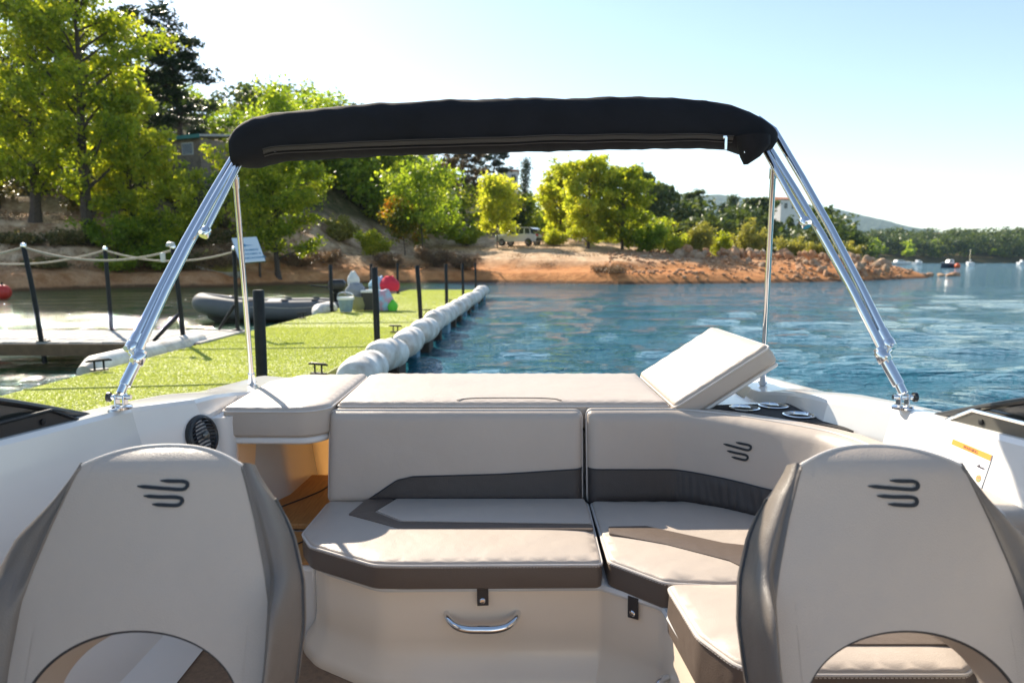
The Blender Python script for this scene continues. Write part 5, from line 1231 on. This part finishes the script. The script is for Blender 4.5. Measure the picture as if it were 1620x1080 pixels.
    MB().lathe([(.16, 0), (.16, .015), (.05, .03), (.045, .26), (.12, .27)], 20, Matrix.Translation((cx, .92, -1.2))).build('pedestal', M['trim'], seat)
helm_seat(-.645, 'left helm seat back, cream with taupe bolsters and black emblem')
helm_seat(.680, 'right helm seat back, cream with taupe bolsters and black emblem')

# ---- bimini frame
def rel(px, py, d): return at(px, py, d) - Vector((0, 0, CZ))
BD = 2.47
frame = MB()
def tube_part(name, pts, r, parent=B, n=14, m='chrome'): return MB().tube(pts, r, n).build(name, M[m], parent)
def clamp(p, q, parent, r=.019, L=.03):
    p = Vector(p); d = (Vector(q) - p).normalized(); tube_part('clamp', [p - d * L / 2, p - d * L * .42, p + d * L * .42, p + d * L / 2], [r * .9, r, r, r * .9], parent, 12)
    s = d.cross(Vector((0, 1, 0))).normalized(); tube_part('clamp_knob', [p + Vector((0, -.012, 0)), p + Vector((0, -.034, 0))], [.009, .007], parent, 10)
for s in (-1, 1):
    side = 'left' if s < 0 else 'right'
    base_ = Vector((s * 1.135, 1.985, zg(1.985)))
    mt = rel(372, 258, BD - .02) if s < 0 else rel(1217, 236, BD - .02); ot = rel(377, 236, BD + .05) if s < 0 else rel(1224, 206, BD + .05)
    foot = base_ + Vector((0, 0, .045)); 
    main = tube_part('main_bow', [foot] + [foot.lerp(mt, t) + Vector((s * .018 * math.sin(math.pi * t), 0, 0)) for t in (.2, .4, .6, .8)] + [mt, mt + Vector((-s * .06, .02, .05))], .0125); lab(main, side + ' main chrome canopy bow')
    sl0 = foot.lerp(mt, .03); sl1 = foot.lerp(mt, .16); tube_part('sleeve', [sl0, sl1], .0165, main)
    clamp(foot.lerp(mt, .13), mt, main, .021, .035)
    o0 = foot.lerp(mt, .155) + Vector((s * .030, .0, .012))
    ou = tube_part('second_bow', [o0] + [o0.lerp(ot, t) + Vector((s * .012 * math.sin(math.pi * t), 0, 0)) for t in (.25, .5, .75)] + [ot, ot + Vector((-s * .06, .0, .04))], .0125); lab(ou, side + ' second chrome canopy bow')
    tube_part('sleeve', [o0, o0.lerp(ot, .06)], .0165, ou); clamp(o0.lerp(ot, .005), ot, ou, .0185, .03)
    tube_part('pivot_eye', [foot.lerp(mt, .135) + Vector((s * .004, 0, 0)), o0 + Vector((0, 0, -.012))], .010, ou, 10)
    # inner slide tube and mid joint
    m1 = foot.lerp(mt, .66) + Vector((-s * .020, -.012, .0)); m2 = foot.lerp(mt, .99) + Vector((-s * .022, -.012, 0)); tube_part('slide_tube', [m1, m2], .0095, main); clamp(m1, m2, main, .017, .03)
    tube_part('joint_pin', [m1 + Vector((0, -.02, 0)), m1 + Vector((s * .02, .02, 0))], .006, main, 8)
    # deck hinge
    h = MB(); h.lathe([(.030, 0), (.030, .006), (.024, .010)], 16, Matrix.Translation(base_)); hg = h.build('deck_hinge', M['chrome'], B)
    MB().box(base_ + Vector((-.012, 0, .026)), (.006, .026, .036)).build('hinge_cheek', M['chrome'], hg, bev=.003); MB().box(base_ + Vector((.012, 0, .026)), (.006, .026, .036)).build('hinge_cheek', M['chrome'], hg, bev=.003)
    MB().tube([base_ + Vector((-.03, 0, .034)), base_ + Vector((.03, 0, .034))], .007, 10).build('hinge_pin', M['chrome'], hg); MB().lathe([(.014, 0), (.014, .008), (.006, .012)], 12, Matrix.Translation(base_ + Vector((s * .03, 0, .034))) @ Matrix.Rotation(R(90) * s, 4, 'Y')).build('hinge_knob', M['blackplastic'], hg)
    # straight aft support
    sb = rel(399, 612, 2.84) if s < 0 else rel(1206, 614, 2.84); st = rel(372, 278, 2.52) if s < 0 else rel(1224, 262, 2.52); zb = zg(2.84); sb = Vector((sb.x, 2.84, sb.z))
    su = tube_part('aft_strut', [sb + (st - sb) * .035, st], .0105); lab(su, side + ' straight chrome canopy strut'); tube_part('sleeve', [sb + (st - sb) * .02, sb + (st - sb) * .075], .0135, su); tube_part('sleeve', [sb.lerp(st, .95), sb.lerp(st, .99)], .0135, su)
    tube_part('strut_foot', [Vector((sb.x, sb.y, zb - .01)), Vector((sb.x, sb.y, zb + .006)), sb + Vector((0, 0, .004)), sb + (st - sb) * .03], [.022, .020, .008, .008], su, 14)
    tube_part('strut_eye', [st, st.lerp(mt, .6)], .007, su, 8)

# ---- rolled canopy in its black boot
pr = [(369, 232, 252), (374, 214, 264), (388, 199, 266), (408, 187, 264), (440, 179.5, 256), (500, 173, 251.5), (600, 165.5, 247), (700, 160.5, 244), (810, 157.5, 240.5), (900, 156.5, 238.5), (1000, 155, 236.5), (1060, 156, 235), (1110, 160, 234.5), (1150, 168, 236), (1180, 179, 246), (1200, 190, 244), (1218, 201, 238), (1226, 209, 228)]
xs_ = np.array([p[0] for p in pr], float); q = np.r_[np.linspace(369, 1226, 150)]
tp = np.array([np.array(rel(a, np.interp(a, xs_, [p[1] for p in pr]), BD)) for a in q]); bt = np.array([np.array(rel(a, np.interp(a, xs_, [p[2] for p in pr]), BD)) for a in q])
def smooth1(a, k=5): pad = np.pad(a, (k, k), 'edge'); return np.convolve(pad, np.ones(2 * k + 1) / (2 * k + 1), 'valid')
rings = []
for i in range(len(q)):
    c = (tp[i] + bt[i]) / 2; hh = (tp[i, 2] - bt[i, 2]) / 2; dp = .078 * min(1, hh / .06) ; ring = []
    for k in range(40):
        a = 2 * math.pi * k / 40; ca, sa = math.cos(a), math.sin(a); e = 2 / 2.6
        y = dp * math.copysign(abs(ca) ** e, ca); z = hh * math.copysign(abs(sa) ** e, sa)
        p = Vector((c[0], BD + y, c[2] + z)); w = 1 if i not in (0, len(q) - 1) else 0
        n1 = mnoise.noise(Vector((p.x * 9, sa * 1.2, ca * 1.2))) * .0040 + mnoise.noise(Vector((p.x * 24 + z * 30, sa * 2, ca * 2 + 7))) * .0030
        ring.append(p + Vector((0, ca, sa)) * n1 * w)
    rings.append(ring)
boot = MB().loft(rings).build('canopy_boot', M['canvas'], B); lab(boot, 'folded black canopy rolled into its long canvas boot')
def strip(name, f0, f1, m, out=.004, x0=428, x1=1150, n=110, th=.004):
    b = MB(); R_ = []
    for a in np.linspace(x0, x1, n):
        T = np.interp(a, xs_, [p[1] for p in pr]); Bm = np.interp(a, xs_, [p[2] for p in pr]); wv = mnoise.noise(Vector((a * .012, 3, 0))) * .03
        row = []
        for f in (f0, (f0 + f1) / 2, f1):
            f = f + wv; py = T + (Bm - T) * f; hz = abs(2 * f - 1); dep = .078 * (1 - hz ** 2.6) ** (1 / 2.6) if hz < 1 else 0
            p = rel(a, py, BD); row.append(Vector((p.x, BD - dep - out, p.z)))
        R_.append([row[0], row[1], row[2], row[2] + Vector((0, th, 0)), row[1] + Vector((0, th, 0)), row[0] + Vector((0, th, 0))])
    b.loft(R_); return b.build(name, m, boot)
strip('zip_tape', .80, .865, M['zip'], .005); strip('flap_binding', .775, .79, M['canvas_edge'], .009, th=.006); strip('lower_binding', .90, .912, M['canvas_edge'], .006, th=.006)
# loose boot end on the right and mouth on the left
c0 = rel(1192, 238, BD - .07); MB().loft([[c0 + Vector((.030 * math.cos(a) * k + dx, .035 * math.sin(a) * k, dz)) for a in np.linspace(0, 2 * math.pi, 13)[:-1]] for k, dx, dz in [(1.9, -.006, .045), (1.75, 0, .015), (1.1, -.010, -.02), (.25, -.024, -.046)]]).build('boot_end', M['canvas'], boot)
c1 = rel(402, 238, BD - .055); MB().tube([c1 + Vector((.075 * math.cos(a) - .0, -.012, .040 * math.sin(a) - .1 * .075 * math.cos(a))) for a in np.linspace(0, math.pi, 14)], .004, 6).build('boot_mouth', M['canvas_edge'], boot)
for (a, bpy_, h) in ((1147, 217, .042), (1178, 221, .044)):
    p = rel(a, bpy_, BD - .092); z = MB().box(p, (.014, .006, .010)).build('zip_slider', M['chrome'], boot, bev=.002); MB().box(p + Vector((.003, -.003, -h / 2)), (.009, .0025, h)).build('zip_pull', M['chrome'], z, bev=.001)

# ================================================================== AIR
def haze():
    m = bpy.data.materials.new('lake_haze'); m.use_nodes = True; nt = m.node_tree; nt.nodes.remove(nt.nodes['Principled BSDF'])
    v = nt.nodes.new('ShaderNodeVolumePrincipled'); v.inputs['Color'].default_value = (.55, .80, 1.0, 1); v.inputs['Density'].default_value = .00009; v.inputs['Anisotropy'].default_value = .2
    nt.links.new(v.outputs[0], nt.nodes['Material Output'].inputs['Volume'])
    o = MB().box((0, 1800, 148), (7600, 7200, 306)).build('haze', m, None, smooth=False); tag(o, kind='stuff')
haze()
